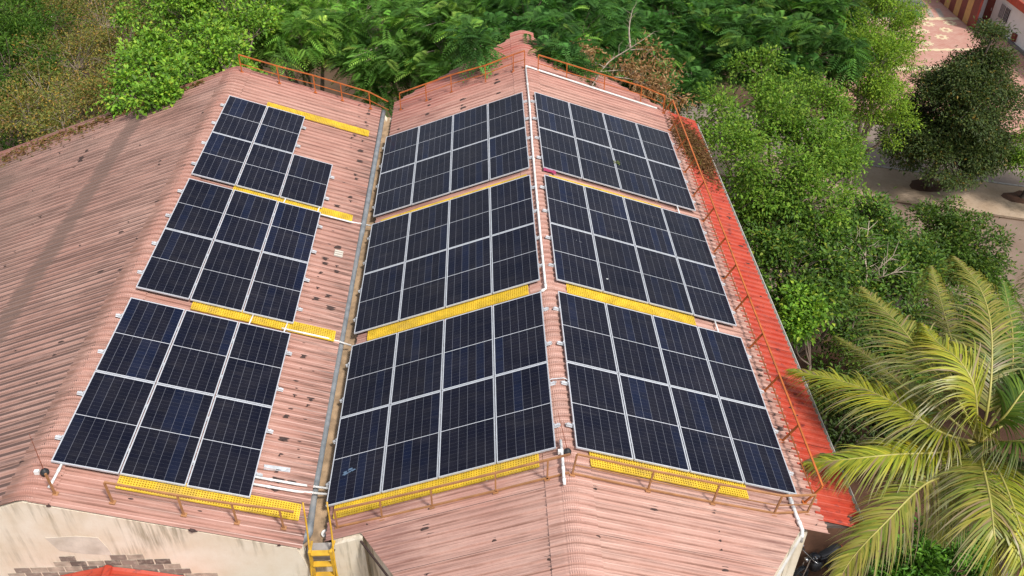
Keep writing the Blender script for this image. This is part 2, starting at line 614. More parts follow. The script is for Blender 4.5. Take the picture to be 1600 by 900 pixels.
def dabs(slope, parent, lines, y0, y1, prob, seed, avoid=None):
    r = random.Random(seed)
    mb = MB()
    for u in lines:
        k = 0
        while y0 + k * RIB < y1:
            y = y0 + k * RIB; k += 1
            if r.random() > prob: continue
            uu = u + r.gauss(0, .025)
            if avoid and avoid(uu, y): continue
            d = dab_mesh(r.randrange(6)); sc = r.choice((.6, .8, 1., 1.3, 1.8)) * r.uniform(.8, 1.15)
            mb.add([(uu + x * sc * r.uniform(.9, 1.1), y + yy * sc, .008 + z) for x, yy, z in d.v], d.f)
    tag(mb.build('bitumen_dabs', MAT['bitumen'], parent), kind='stuff')


dabs('LI', d_li, [.42, 4.0, 4.32], LY0, LY1, .42, 1)
dabs('LI', d_li, [1.6, 2.8], LY0, 10.4, .5, 2)
dabs('LO', d_lo, [-.45, -1.1, -2.3, -4.6, -5.8], LY0, LY1 - 1, .2, 3)
dabs('CM', d_cm, [-.44], CY - 5 * SHEET_W, 10.6, .6, 4)
dabs('CM', d_cm, [-1.37, -2.65, -3.9], CY - 5 * SHEET_W, 10.5, .6, 5, lambda u, y: y < CY and (XC + u * CS) < -2.25 + (CY - y) * .64)
dabs('CM', d_cm, [-1.0, -2.2, -3.4, -4.4], 25.5, 27.6, .3, 6)
dabs('CR', d_cr, [.44], CY - 5 * SHEET_W, 10.6, .6, 7)
dabs('CR', d_cr, [1.55, 2.8, 4.0], CY - 5 * SHEET_W, 10.5, .55, 8, lambda u, y: y < CY and (XC + u * CS) > 5.4 - (CY - y) * .75)
dabs('CR', d_cr, [5.05], CY, 26, .4, 9)
dabs('CR', d_cr, [5.55, 5.95], 10.6, 23, .16, 10)

# walls
XZ = Matrix(((1, 0, 0, 0), (0, 0, -1, 0), (0, 1, 0, 0), (0, 0, 0, 1)))       # (x, z) polygon standing up, extruded along -y


def wall_poly(name, poly, y_front, thick, mat, parent=hall):
    return MB().prism(poly, -thick, 0, T(0, y_front, 0) @ XZ).build(name, mat, parent, HB)


def roofz(x):
    return (ZL - abs(x - XL) * TN if x < -3.4 else ZC - abs(x - XC) * TN) - .12


front = wall_poly('front_wall', [(-18, 0), (-3.42, 0), (-3.42, 10.85), (-3.55, roofz(-3.55) + .10), (XL, roofz(XL) + .09), (-18, roofz(-18) + .10)], 9.762, .25, MAT['plaster'])
MB().box(-3.415, -2.40, 10.0, 10.2, 0, 10.9).build('corner_wall', MAT['plaster'], hall, HB)
MB().prism([(-3.0, 10.9), (-2.40, 10.9), (-2.40, roofz(-2.4) + .1), (-3.0, roofz(-3.0) + .1)], -.18, 0, T(0, 10.0, 0) @ XZ).build('corner_sill', MAT['plaster'], hall, HB)


def slant_wall(a, b, h0, h1, thick=.22):
    a, b = Vector((*a, 0)), Vector((*b, 0)); d = (b - a).normalized(); n = Vector((-d.y, d.x, 0)) * thick
    vs = [a, b, b + n, a + n, a + Vector((0, 0, h0)), b + Vector((0, 0, h1)), b + n + Vector((0, 0, h1)), a + n + Vector((0, 0, h0))]
    return MB().add(vs, [(3, 2, 1, 0), (4, 5, 6, 7), (0, 1, 5, 4), (1, 2, 6, 5), (2, 3, 7, 6), (3, 0, 4, 7)])


slant_wall((-2.40, 10.18), (XC, 4.42), roofz(-2.4), roofz(XC), .2).build('prow_wall', MAT['plaster'], hall, HB)
slant_wall((XC, 4.42), (5.70, 10.14), roofz(XC), roofz(5.70), .2).build('prow_wall', MAT['plaster'], hall, HB)
MB().box(5.72, 5.95, 10.16, 27.2, 0, roofz(5.95)).build('side_wall', MAT['plaster'], hall, HB)
MB().box(-18, -17.75, 10.2, 26.8, 0, roofz(-18) - .05).build('side_wall', MAT['plaster'], hall, HB)
wall_poly('rear_wall', [(-18, 0), (5.9, 0), (5.9, roofz(5.9)), (XC, roofz(XC)), (-3.3, roofz(-3.3)), (-3.55, roofz(-3.55)), (XL, roofz(XL)), (-18, roofz(-18))], 27.0, .25, MAT['plaster'])
# white rafter edge along the right-hand slanted verge
MB().bar((5.80, CY - .03, roofz(5.8) + .03), (XC + .1, 4.3, roofz(XC) + .03), .04, .08).build('verge_strip', MAT['plaster_pale'], hall, HB)
MB().bar((-2.47, CY - .03, roofz(-2.47) + .02), (XC - .1, 4.3, roofz(XC) + .02), .03, .05).build('verge_strip', MAT['bitumen'], hall, HB)  # dark strip standing in for the unlit gap under the sheet ends

# patch of fresh render and bare blocks on the front wall
pr = random.Random(8)
patch = [(-7.86, 11.96), (-7.3, 11.99), (-6.95, 11.93), (-6.86, 11.6), (-6.84, 11.42), (-7.3, 11.47), (-7.72, 11.58)]
wall_poly('render_patch', patch, 9.757, .006, MAT['patch'], hall)
bl, bh = .30, .155
limed = MB().box(-bl / 2 + .005, bl / 2 - .006, -.008, .01, -bh / 2 + .007, bh / 2 - .007).mesh('block', MAT['block_limed'])
bmesh_list = [MB().box(-bl / 2 + .008 + j * .006, bl / 2 - .008 - (2 - j) * .005, -.012, .01, -bh / 2 + .009, bh / 2 - .009).mesh('block', MAT['block']) for j in range(3)]
row = 0
z = 9.95
while z < 11.5:
    x = -9.6 + (bl / 2 if row % 2 else 0)
    while x < -4.0:
        # bare area: a rough arch above the porch
        arch = 11.42 - - 0 * x - .165 * (x + 7.0) ** 2 + .10 * math.sin(x * 5 + row)
        if z < arch - pr.uniform(0, .1):
            mm = limed if pr.random() < max(.3, 1 - (arch - z) / .45) else bmesh_list[pr.randrange(3)]
            link('block', mm, front, HB.inverted() @ HB @ T(x + pr.uniform(-.01, .01), 9.764, z))
        x += bl
    z += bh; row += 1

# valley gutter, grey pipe with elbow and the concrete stop at its mouth
gm = MB()
gp = [(-3.72, 11.30), (-3.66, 11.0), (-3.0, 11.0), (-2.96, 11.07), (-2.93, 11.07), (-2.97, 10.96), (-3.69, 10.96), (-3.75, 11.30)]
gm.add([(x, y, zz) for y in (10.0, 27.3) for x, zz in gp], [(i, (i + 1) % 8, 8 + (i + 1) % 8, 8 + i) for i in range(8)] + [tuple(range(8)), tuple(range(15, 7, -1))])
gut = gm.build('valley_gutter', MAT['gutter'], hall, HB)
pth = smooth_path([(-3.40, 27.0, 11.36), (-3.40, 23, 11.36), (-3.41, 20.2, 11.35), (-3.45, 19.2, 11.30), (-3.47, 15, 11.26), (-3.48, 11.5, 11.22), (-3.46, 10.55, 11.2), (-3.50, 10.3, 11.13), (-3.72, 10.18, 11.1)], 4)
pm = MB().tube(pth, [.078] * (len(pth) - 9) + [.08, .084, .09, .095, .10, .11, .125, .14, .14], 12)
pm.build('valley_pipe', MAT['grey_pipe'], hall, HB, True)
MB().box(-3.42, -3.0, 9.86, 10.06, 10.95, 11.2).build('gutter_stop', MAT['concrete'], hall, HB)
MB().lathe([(.09, 0), (.09, .05), (.045, .05), (.045, .01)], 14, T(-3.16, 10.38, 11.004)).build('drain_outlet', MAT['pvc'], hall, HB)
# white eaves gutter on the right
gm = MB()
gp = [(0, 0), (.10, 0), (.12, .10), (.108, .10), (.09, .012), (.012, .012), (.004, .11), (-.01, .11)]
gm.add([(7.17 + x, y, 10.545 + zz) for y in (10.6, 27.2) for x, zz in gp], [(i, (i + 1) % 8, 8 + (i + 1) % 8, 8 + i) for i in range(8)] + [tuple(range(8)), tuple(range(15, 7, -1))])
gm.build('eaves_gutter', MAT['plaster_pale'], hall, HB)

# red porch roof peeking up in front of the bare blocks
porch = thing('porch', 'small red gabled porch roof against the cream front wall', 'porch', T(-7.0, 9.0, 0))
zr = 11.12
for s in (-1, 1):
    sl = MB()
    nn = 12
    vs = []
    for k in range(nn * 4 + 1):
        y = -2.2 + 2.94 * k / (nn * 4)
        h = .02 if k % 4 in (0, 1) else 0
        for t in (0, .25, .5, 1):
            vs.append((s * (.02 + 1.9 * t), y, zr - .30 * 1.9 * t + h - (.03 if t == 0 else 0)))
    sl.add(vs, [(4 * k + j, 4 * k + j + 1, 4 * k + j + 5, 4 * k + j + 4) for k in range(nn * 4) for j in range(3)])
    sl.build('roof_slope', MAT['red_sheet'], porch)
MB().tube([(0, -2.2, zr - .05), (0, .74, zr - .05)], .09, 10).build('ridge_roll', MAT['red_sheet'], porch)
for x in (-1.7, 1.7):
    for y in (-2.0, .6): MB().box(x - .1, x + .1, y - .1, y + .1, 0, zr - .30 * 1.75).build('post', MAT['plaster_pale'], porch)
# ------------------------------------------------------------------ solar panels, rails
PW, PL, PG, PT = 1.134, 2.278, .02, .035
TOP = .15                       # glass above the roof sheet


def frame_mb():
    mb = MB(); b = .014
    hw, hl = PW / 2, PL / 2
    mb.box(-hw, -hw + b, -hl, hl, -PT, 0); mb.box(hw - b, hw, -hl, hl, -PT, 0)
    mb.box(-hw + b, hw - b, -hl, -hl + b, -PT, 0); mb.box(-hw + b, hw - b, hl - b, hl, -PT, 0)
    return mb


m_frame = frame_mb().mesh('frame', MAT['alu'])
m_glass = MB().box(-PW / 2 + .013, PW / 2 - .013, -PL / 2 + .013, PL / 2 - .013, -.012, -.003).mesh('cell_laminate', MAT['cells'])
m_box = MB().box(-.06, .06, -.05, .05, -.034, -.0125).mesh('junction_box', MAT['black'])
m_clamp = MB().box(-.009, .009, -.02, .02, -.03, .005).mesh('clamp', MAT['alu'])
ORD = ['first', 'second', 'third', 'fourth', 'fifth', 'sixth']
ARR = {'LI': ('left array', u_of('LI', -7.7084, TOP), 3, (24.877, 20.0725, 15.1352)),
       'CM': ('middle array', -.150 - (4 * PW + 3 * PG), 4, (25.3753, 20.402, 15.3939)),
       'CR': ('right array', .150, 4, (25.3753, 20.402, 15.3939))}
COLN = {3: ['leftmost', 'middle', 'rightmost'], 4: ['leftmost', 'second', 'third', 'rightmost']}
prng = random.Random(21)
for sl, (an, u0, nc, ys) in ARR.items():
    for g, y_top in enumerate(ys):
        for r in range(2):
            yc = y_top - PL / 2 - r * (PL + PG)
            rown = 5 - (g * 2 + r)
            ncr = nc - 1 if (sl == 'LI' and g == 0 and r == 0) else nc
            for c in range(ncr):
                uc = u0 + PW / 2 + c * (PW + PG)
                cn = COLN[nc][c] + ' panel' if nc == 3 or c in (0, 3) else COLN[nc][c] + ' panel from the left'
                lab = f'dark blue solar panel, {an}, {ORD[rown]} row from the front, {cn}'
                if ncr == 2: lab = f'dark blue solar panel, {an}, shorter rearmost row, {("left", "right")[c]} panel'
                M = FR[sl] @ T(uc, yc, TOP + prng.uniform(-.002, .002)) @ Matrix.Rotation(prng.uniform(-.0018, .0018), 4, 'X') @ Matrix.Rotation(prng.uniform(-.0018, .0018), 4, 'Y')
                p = thing('solar_panel', lab, 'solar panel', M, 'solar panels on the hall roofs')
                link('frame', m_frame, p); link('cell_laminate', m_glass, p)
                link('junction_box', m_box, p, T(0, .1, 0))
            # two rails under each row, sticking out at both ends
            w = ncr * PW + (ncr - 1) * PG
            for q, dy in enumerate((.56, -.56)):
                e0, e1 = .13, .13
                if sl == 'CM': e0, e1 = .10, .10
                lab = f'galvanised mounting rail under {an}, {ORD[rown]} panel row from the front, {("farther", "nearer")[q]} rail'
                t = thing('mounting_rail', lab, 'mounting rail', FR[sl] @ T(u0, yc + dy, 0), 'mounting rails under the solar panels')
                mb = MB().box(-e0, w + e1, -.02, .02, .068, TOP - PT - .001)
                mb.box(-e0, w + e1, -.031, -.02, .068, .074)
                mb.build('rail', MAT['galv'], t)
                for uf in (-.075, w * .33, w * .67, w + .07):
                    fb = MB().box(uf - .045, uf + .045, .022, .028, .03, .112)
                    fb.box(uf - .045, uf + .045, .022, .095, .03, .037).box(uf - .012, uf + .012, .028, .05, .085, .105)
                    fb.build('foot', MAT['galv'], t)
                for ue, in ((-.012,), (w + .012,)):
                    link('end_clamp', m_clamp, t, T(ue, 0, TOP))
# ------------------------------------------------------------------ walkway gratings
def grating(slope, x0, x1, y0, y1, label, nseg):
    uA, uB = u_of(slope, x0), u_of(slope, x1)
    t = thing('walkway_grating', label, 'walkway', FR[slope] @ T(uA, (y0 + y1) / 2, .045), 'yellow walkway gratings on the roofs')
    Lg = (uB - uA) / nseg; W = y1 - y0
    n = max(2, round(Lg / .05)); k = max(3, round(W / .05)); b = .0105
    mb = MB()
    for i in range(n + 1):
        u = .006 + (Lg - .018) * i / n
        mb.box(u - b, u + b, -W / 2, W / 2, 0, .03)
    for j in range(k + 1):
        y = -W / 2 + W * j / k
        mb.box(.0, Lg - .008, y - b, y + b, .0015, .0325)
    m = mb.mesh('grating_panel', MAT['yellow'])
    for i in range(nseg): link('grating_panel', m, t, T(i * Lg, 0, .004 * (i % 2)))
    for i in range(nseg + 1):
        u = min(max(i * Lg, .05), nseg * Lg - .05)
        MB().box(u - .02, u + .02, -W / 2, W / 2, -.02, 0).build('bearer', MAT['galv'], t)


grating('LI', -6.72, -3.70, 24.93, 25.25, 'yellow walkway grating on the left roof behind its rearmost panels', 3)
grating('LI', -6.71, -3.70, 20.10, 20.41, 'yellow walkway grating on the left roof between second and third panel groups', 3)
grating('LI', -6.60, -3.58, 15.30, 15.62, 'yellow walkway grating on the left roof behind the front panel group', 3)
grating('LI', -6.66, -3.61, 10.32, 10.66, 'yellow walkway grating in front of the left array', 3)
grating('CM', -2.93, 1.10, 20.42, 20.60, 'thin yellow walkway strip behind the second panel group of the middle array', 4)
grating('CM', -2.83, .91, 15.54, 15.86, 'yellow walkway grating behind the front panel group of the middle array', 4)
grating('CM', -3.00, .87, 10.56, 10.90, 'yellow walkway grating in front of the middle array', 4)
grating('CR', 1.66, 4.79, 20.42, 20.60, 'thin yellow walkway strip behind the second panel group of the right array', 3)
grating('CR', 1.74, 4.79, 15.54, 15.86, 'yellow walkway grating behind the front panel group of the right array', 3)
grating('CR', 1.76, 4.80, 10.53, 10.90, 'yellow walkway grating in front of the right array', 3)


# ------------------------------------------------------------------ guard rails
def railing(label, pts, mat, height=.55, mid=True, low=False, ext=None, w=.031, normal=None, skip=0):
    """pts: list of (slope, x, y) post feet."""
    feet = [on(s, u_of(s, x), y, .03) for s, x, y in pts]
    base = feet[0].copy()
    t = thing('guard_rail', label, 'railing', T(*base), 'guard rails round the roofs')
    ups = []
    for (s, x, y), p in zip(pts, feet):
        n = Vector((0, 0, 1)) if normal is None else Vector(normal).normalized()
        ups.append(n)
        mb = MB().bar(p - base, p - base + n * height, w, w, (0, 1, 0))
        mb.build('post', MAT[mat], t)
        MB().box(-.05, .05, -.045, .045, -.004, .01, T(*(p - base)) @ FR[s].to_3x3().to_4x4()).build('base_plate', MAT[mat], t)
    tops = [p - base + n * (height + w / 2) for p, n in zip(feet, ups)]
    mids = [p - base + n * height * .5 for p, n in zip(feet, ups)]
    lows = [p - base + n * .03 for p, n in zip(feet, ups)]
    if ext:
        a = on(ext[0], u_of(ext[0], ext[1]), ext[2], .03) - base
        tops.append(a + Vector((0, 0, height + w / 2))); mids.append(a + Vector((0, 0, height * .5))); lows.append(a + Vector((0, 0, .03)))

    tops, mids, lows = tops[skip:], mids[skip:], lows[skip:]

    def run(pp, nm, ww):
        for a, b in zip(pp, pp[1:]):
            MB().bar(a, b, ww, ww).build(nm, MAT[mat], t)
    run(tops, 'top_rail', w * 1.05)
    if mid: run(mids, 'mid_rail', w * .62)
    if low: run(lows, 'bottom_rail', w)
    return t


railing('orange guard rail along the rear edge of the left roof',
        [('LI', -7.75, 26.75), ('LI', -6.62, 26.75), ('LI', -5.53, 26.83), ('LI', -4.69, 26.82), ('LI', -3.80, 26.82)], 'rail_orange', .58, ext=('CM', -3.2, 26.95))
railing('orange guard rail along the rear edge of the middle roof slope',
        [('CM', -2.84, 27.30), ('CM', -1.96, 27.33), ('CM', -1.11, 27.36), ('CM', .03, 27.2), ('CM', .95, 27.3), ('CM', 1.32, 27.3)], 'rail_orange', .58)
railing('orange guard rail along the rear edge of the right roof slope',
        [('CR', 1.75, 27.3), ('CR', 2.70, 27.33), ('CR', 3.98, 27.36), ('CR', 5.26, 27.42), ('CR', 6.03, 27.22)], 'rail_orange', .56)
railing('orange guard rail running down the right edge of the roof',
        [('CR', 6.03, y) for y in (27.1, 25.9, 24.55, 23.21, 21.88, 20.5, 19.05, 17.85, 16.6, 15.2, 13.8, 12.34, 10.75)], 'rail_orange', .52, mid=True, low=False, w=.034, normal=(SN + .18, 0, CS))
railing('faded brown guard rail along the front edge of the left roof',
        [('LI', -7.5, 10.0), ('LI', -6.62, 10.03), ('LI', -5.48, 10.03), ('LI', -4.61, 10.06), ('LI', -3.83, 10.12)], 'rail_brown', .52, mid=False, low=False, skip=1, ext=('LI', -3.58, 10.12))
railing('faded brown guard rail along the front edge of the middle roof slope',
        [('CM', -2.90, 10.34), ('CM', -2.04, 10.30), ('CM', -1.10, 10.28), ('CM', .06, 10.26), ('CM', .98, 10.26)], 'rail_brown', .5, mid=False, low=True, ext=('CR', XC, 10.26))
railing('faded brown guard rail along the front edge of the right roof slope',
        [('CR', 1.40, 10.26), ('CR', 2.79, 10.25), ('CR', 4.03, 10.26), ('CR', 5.26, 10.30), ('CR', 6.0, 10.5)], 'rail_brown', .52, mid=True, low=True, normal=(.12, 0, 1))


# ------------------------------------------------------------------ pipes, rods and loose pieces
def pipe(label, pts, r, mat='pvc', name='conduit_pipe', n=10, group='white conduit pipes on the roofs', joints=True):
    pts = [Vector(p) for p in pts]; b = pts[0].copy()
    t = thing(name, label, 'pipe', T(*b), group)
    MB().tube([p - b for p in pts], r, n).build('run', MAT[mat], t, None, True)
    if joints:
        for p, q in zip(pts, pts[1:]):
            d = (q - p); L_ = d.length; d.normalize()
            k = max(1, int(L_ / 3))
            for i in range(k):
                c = p - b + d * (L_ * (i + .5) / k)
                MB().tube([c - d * .04, c + d * .04], r * 1.22, n).build('coupling', MAT[mat], t, None, True)
    return t


zp = ZC + .085
pipe('white conduit pipe along the ridge between middle and right arrays', [(1.345, 27.2, zp), (1.345, 24.7, zp), (1.30, 22.1, zp), (1.285, 20.4, zp), (1.27, 17.7, zp), (1.27, 15.75, zp), (1.27, 15.5, zp), (1.12, 15.45, zp - .08)], .028)
a, b_ = on('CR', .05, 27.32, .07), on('CR', u_of('CR', 5.8), 27.24, .06)
pipe('white conduit pipe along the rear edge of the right roof slope', [(1.345, 27.24, zp + .01), a, b_], .034)
pipe('short forked white conduit on the ridge in front of the arrays', [(1.26, 11.0, zp), (1.26, 10.5, zp + .01), (1.25, 10.2, zp), (1.25, 9.98, zp - .01)], .026)
for i, (ya, yb, lab) in enumerate(((20.05, 20.43, 'white conduit pipe crossing the valley behind the second panel groups'), (15.30, 15.48, 'white conduit pipe crossing the valley behind the front panel groups'),
                                   (11.08, 11.30, 'upper of two white conduit pipes crossing the valley near the front'), (10.91, 11.16, 'lower of two white conduit pipes crossing the valley near the front'))):
    p0 = on('LI', 3.4, ya, .09); p1 = on('LI', u_of('LI', -3.75), ya + .03, .075); p2 = on('CM', -4.80, yb, .10)
    pipe(lab, [p0, p1, p2], .021 if i < 2 else .024)
pipe('white drain pipe leaving the right array over the front right corner', [on('CR', u_of('CR', 5.70), 11.0, .07), on('CR', u_of('CR', 5.71), 10.35, .07), on('CR', u_of('CR', 5.74), 10.03, .06), (5.78, 9.98, 10.95)], .036)
pipe('white conduit leaving the near left corner of the left array', [on('LI', .36, 10.62, .1), on('LI', .34, 10.3, .06), on('LI', .32, 10.08, .05)], .024)
for xa, yk in ((-5.42, 20.25), (-4.56, 20.25), (-5.35, 15.33), (-4.62, 15.33)):
    pipe(f'short white conduit between left array groups, {"upper" if yk > 18 else "lower"} gap, {"left" if xa < -5 else "right"} one', [on('LI', u_of('LI', xa), yk + .25, .1), on('LI', u_of('LI', xa - .03), yk - .2, .13)], .014, joints=False)
for yk, lab in ((20.62, 'second'), (15.62, 'front')):
    pipe(f'short white conduit at right array end behind its {lab} panel group', [on('CR', u_of('CR', 5.30), yk + .3, .1), on('CR', u_of('CR', 5.30), yk - .25, .1)], .02, joints=False)
pipe('thin grey cable loop across the ridge between middle and right arrays', [on('CM', -.2, 12.6, .1), (1.2, 12.62, zp - .01), (1.45, 12.64, zp - .01), on('CR', .2, 12.6, .1)], .011, 'galv', 'cable', 6, None, False)


def rod(label, base, lean, h):
    t = thing('lightning_rod', label, 'rod', T(*base))
    MB().tube([(0, 0, .08), Vector(lean) * h + Vector((0, 0, h))], [.008, .004], 6).build('rod', MAT['rust'], t)
    MB().lathe([(.07, 0), (.075, .05), (.05, .09), (.02, .12)], 12).build('base', MAT['black'], t)
    MB().box(-.17, -.09, -.03, .03, 0, .08).build('bracket', MAT['pvc'], t)


rod('thin rusty lightning rod on the left ridge by the front gable', (-7.75, 10.35, ZL + .0), (.02, .05, 0), .95)
rod('thin rusty lightning rod on the ridge between the front panels', (1.36, 10.72, ZC + .05), (-.22, .3, 0), .85)

pl = thing('metal_strip', 'loose grey metal strip lying on the left roof near the front', 'metal strip', FR['LI'] @ T(u_of('LI', -4.16), 11.42, .03) @ Matrix.Rotation(rad(4), 4, 'Z'))
MB().box(-.25, .25, -.06, .06, 0, .008).box(-.25, .25, -.06, -.053, .008, .03).build('strip', MAT['galv'], pl)
pt = thing('patch_plate', 'small cream patch plate on the left roof beside the valley', 'patch', FR['LI'] @ T(u_of('LI', -3.86), 18.62, .03))
MB().box(-.11, .11, -.14, .14, 0, .01).build('plate', MAT['concrete'], pt)
for i in range(-1, 2): MB().box(-.11, .11, i * .09 - .02, i * .09 + .02, .01, .022).build('fold', MAT['patch'], pt)
k = NT('magenta_cloth'); MAT['magenta'] = k.done((.30, .03, .09), .8)
cl = MB(); r9 = random.Random(3)
g = [(i * .06, j * .05, .05 + r9.uniform(0, .05)) for j in range(4) for i in range(7)]
cl.add(g, [(j * 7 + i, j * 7 + i + 1, (j + 1) * 7 + i + 1, (j + 1) * 7 + i) for j in range(3) for i in range(6)])
tag(cl.build('cloth_scrap', MAT['magenta'], None, FR['CR'] @ T(.16, 20.66, .05), True), 'magenta cloth scrap at the top of the right array gap', 'cloth')

# white and blue smears on three panels
k = NT('bird_dropping'); MAT['drop'] = k.done((.62, .63, .62), .8)
k = NT('blue_dust'); MAT['bluedust'] = k.done((.10, .16, .24), .7)


def smear(label, slope, x, y, L_, W_, mat, ang, seed):
    r = random.Random(seed)
    mb = MB()
    for q in range(7):
        cx, cy = r.uniform(-.5, .5) * L_, r.uniform(-.5, .5) * W_
        n = 9; rr = r.uniform(.2, .5) * W_
        vs = [(cx + math.cos(2 * math.pi * i / n) * rr * r.uniform(.7, 2.2), cy + math.sin(2 * math.pi * i / n) * rr * r.uniform(.5, 1.), .0005 * q) for i in range(n)]
        mb.add(vs, [tuple(range(n))])
    o = mb.build('smear', MAT[mat], None, FR[slope] @ T(u_of(slope, x, TOP), y, TOP + .004) @ Matrix.Rotation(ang, 4, 'Z'))
    tag(o, label, 'smear')


pp = at(548, 735, z=11.5)
smear('pale blue smear on the front left panel of the middle array', 'CM', -2.78, 11.55, .30, .09, 'bluedust', .3, 1)
smear('thin white streak on a panel near the ridge of the right array', 'CR', 2.18, 17.62, .20, .012, 'drop', -.2, 2)
smear('small white dropping on a front group panel of the right array', 'CR', 2.78, 16.35, .05, .03, 'drop', .5, 3)

# ------------------------------------------------------------------ ladder
lad = thing('roof_ladder', 'yellow steel ladder with handrails climbing the front wall at the valley', 'ladder', T(-3.13, 9.72, 0))
for s in (-1, 1):
    MB().box(s * .19 - .025, s * .19 + .025, -.03, .03, 0, 11.42).build('stile', MAT['ladder'], lad)
    MB().tube(smooth_path([(s * .21, .3, 12.42), (s * .215, .2, 11.7), (s * .22, .02, 11.1), (s * .25, -.12, 10.0), (s * .25, -.12, 6.0)], 3), .017, 8).build('handrail', MAT['ladder'], lad, None, True)
    MB().bar((s * .19, 0, 11.36), (s * .205, .3, 11.3), .04, .03).build('roof_hook', MAT['ladder'], lad)
zz = 11.36
while zz > .3:
    MB().box(-.165, .165, -.055, .055, zz - .012, zz + .012).build('tread', MAT['ladder'], lad)
    zz -= .33
# ------------------------------------------------------------------ ground, roads, courtyard
def ground_mat(name, c1, c2, c3, s=.35, bump=.5, rough=.95):
    k = NT(name); p = k.pos()
    a = k.noise(p, s, 5, .65); b = k.noise(p, s * 9, 5, .7)
    c = k.mix(k.ramp(a, .35, .65), c1, c2)
    c = k.mix(k.ramp(b, .5, .75, 0, .7), c, c3)
    k.bump(k.noise(p, s * 30, 4), bump, .04)
    return k.done(c, rough, 0, .2)


MAT['soil'] = ground_mat('dark_soil', (.075, .045, .03), (.13, .08, .05), (.06, .055, .03))
MAT['red_soil'] = ground_mat('red_soil', (.07, .035, .022), (.11, .055, .034), (.05, .03, .02), .9)  # kept this dark to stand in for the shade beside the hall
MAT['dirt_road'] = ground_mat('dirt_road', (.20, .14, .105), (.27, .20, .155), (.23, .15, .10), .5, .3)
MAT['asphalt'] = ground_mat('asphalt', (.21, .165, .135), (.27, .215, .18), (.30, .24, .19), .8, .3)
MAT['sand'] = ground_mat('sandy_footpath', (.36, .26, .175), (.45, .345, .25), (.26, .18, .12), .7, .5)
MAT['litter'] = ground_mat('litter_soil', (.10, .065, .04), (.17, .12, .075), (.20, .16, .09), 1.4, .7)


def sheet_poly(name, poly, z, mat, kind='structure', parent=None):
    o = MB().add([(x, y, z) for x, y in poly], [tuple(range(len(poly)))]).build(name, mat, parent)
    if kind: o['kind'] = kind
    return o


sheet_poly('ground', [(-600, -600), (600, -600), (600, 600), (-600, 600)], 0, MAT['soil'])
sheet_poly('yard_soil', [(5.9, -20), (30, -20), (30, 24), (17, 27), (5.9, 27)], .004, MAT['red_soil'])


def band(name, p, q, off0, off1, z, mat, ext=60):
    """Strip parallel to the line p-q, between two offsets to its far side."""
    p, q = Vector((*p, 0)), Vector((*q, 0)); d = (q - p).normalized(); n = Vector((-d.y, d.x, 0))
    a, b = p - d * ext * .25, q + d * ext
    return sheet_poly(name, [tuple((a + n * off0)[:2]), tuple((b + n * off0)[:2]), tuple((b + n * off1)[:2]), tuple((a + n * off1)[:2])], z, mat)


KP, KQ = (21.738, 41.917), (28.688, 39.623)
band('dirt_road', KP, KQ, -14.0, -3.55, .006, MAT['dirt_road'])
# the footpath: raised slab with a kerb on the asphalt side
d = (Vector((*KQ, 0)) - Vector((*KP, 0))).normalized(); nrm = Vector((-d.y, d.x, 0)); k0 = Vector((*KP, 0))
a, b = k0 - d * 15, k0 + d * 70
poly = [tuple(v[:2]) for v in (a - nrm * 3.4, b - nrm * 3.4, b - nrm * .16, a - nrm * .16)]
o = MB().prism(poly, -.2, .10).build('footpath', MAT['sand']); o['kind'] = 'structure'
o = MB(); n_k = 56
kerb_m = MB().box(0, .98, -.07, .07, -.1, .13).mesh('kerb_stone', MAT['concrete'])
kerb = link('kerb', None, None, T(*(a - nrm * .08)) @ Matrix.Rotation(math.atan2(d.y, d.x), 4, 'Z')); kerb['kind'] = 'structure'
for i in range(40): link('kerb_stone', kerb_m, kerb, T(i * 1.0, 0, 0))
band('asphalt_road', KP, KQ, 0, 5.2, .008, MAT['asphalt'])


def paver_mat():
    k = NT('red_pavers'); p = k.pos()
    br = k.n('TexBrick', {'Vector': p, 'Scale': 1., 'Mortar Size': .012, 'Brick Width': .22, 'Row Height': .11, 'Color1': (.46, .20, .15, 1), 'Color2': (.52, .27, .21, 1), 'Mortar': (.34, .19, .15, 1), 'Bias': 0.})
    n = k.noise(p, 1.1, 5, .6)
    c = k.mix(k.ramp(n, .35, .7, 0, .65), br.outputs[0], (.55, .35, .28))
    return k.done(c, .85, 0, .3)


MAT['pavers'] = paver_mat()
MAT['cream_paver'] = simple('cream_pavers', (.64, .52, .33), .85, 0, .15, 3)
MAT['grey_paver'] = simple('grey_pavers', (.36, .30, .25), .85, 0, .2, 3)
court = sheet_poly('courtyard', [(22, 48.6), (48, 40.0), (48, 75), (22, 75)], .012, MAT['pavers'])
fl = MB()
n = 16
ring = []
for i in range(n):
    a0, a1 = 2 * math.pi * i / n, 2 * math.pi * (i + 1) / n
    ro = .40 + (.09 if i % 2 else -.03)
    fl.add([(.17 * math.cos(a0), .17 * math.sin(a0), 0), (ro * math.cos(a0), ro * math.sin(a0), 0), (ro * math.cos(a1), ro * math.sin(a1), 0), (.17 * math.cos(a1), .17 * math.sin(a1), 0)], [(0, 1, 2, 3)])
flm = fl.mesh('flower_inlay', MAT['cream_paver'])
for x, y in ((31.79, 60.94), (33.56, 61.12), (31.19, 58.76), (32.7, 59.85), (32.7, 62.24), (34.4, 62.4), (29.8, 61.3), (30.2, 59.9), (28.6, 59.0), (29.3, 62.4)):
    link('flower_inlay', flm, court, T(x, y, .016) @ Matrix.Rotation(x * 3, 4, 'Z'))


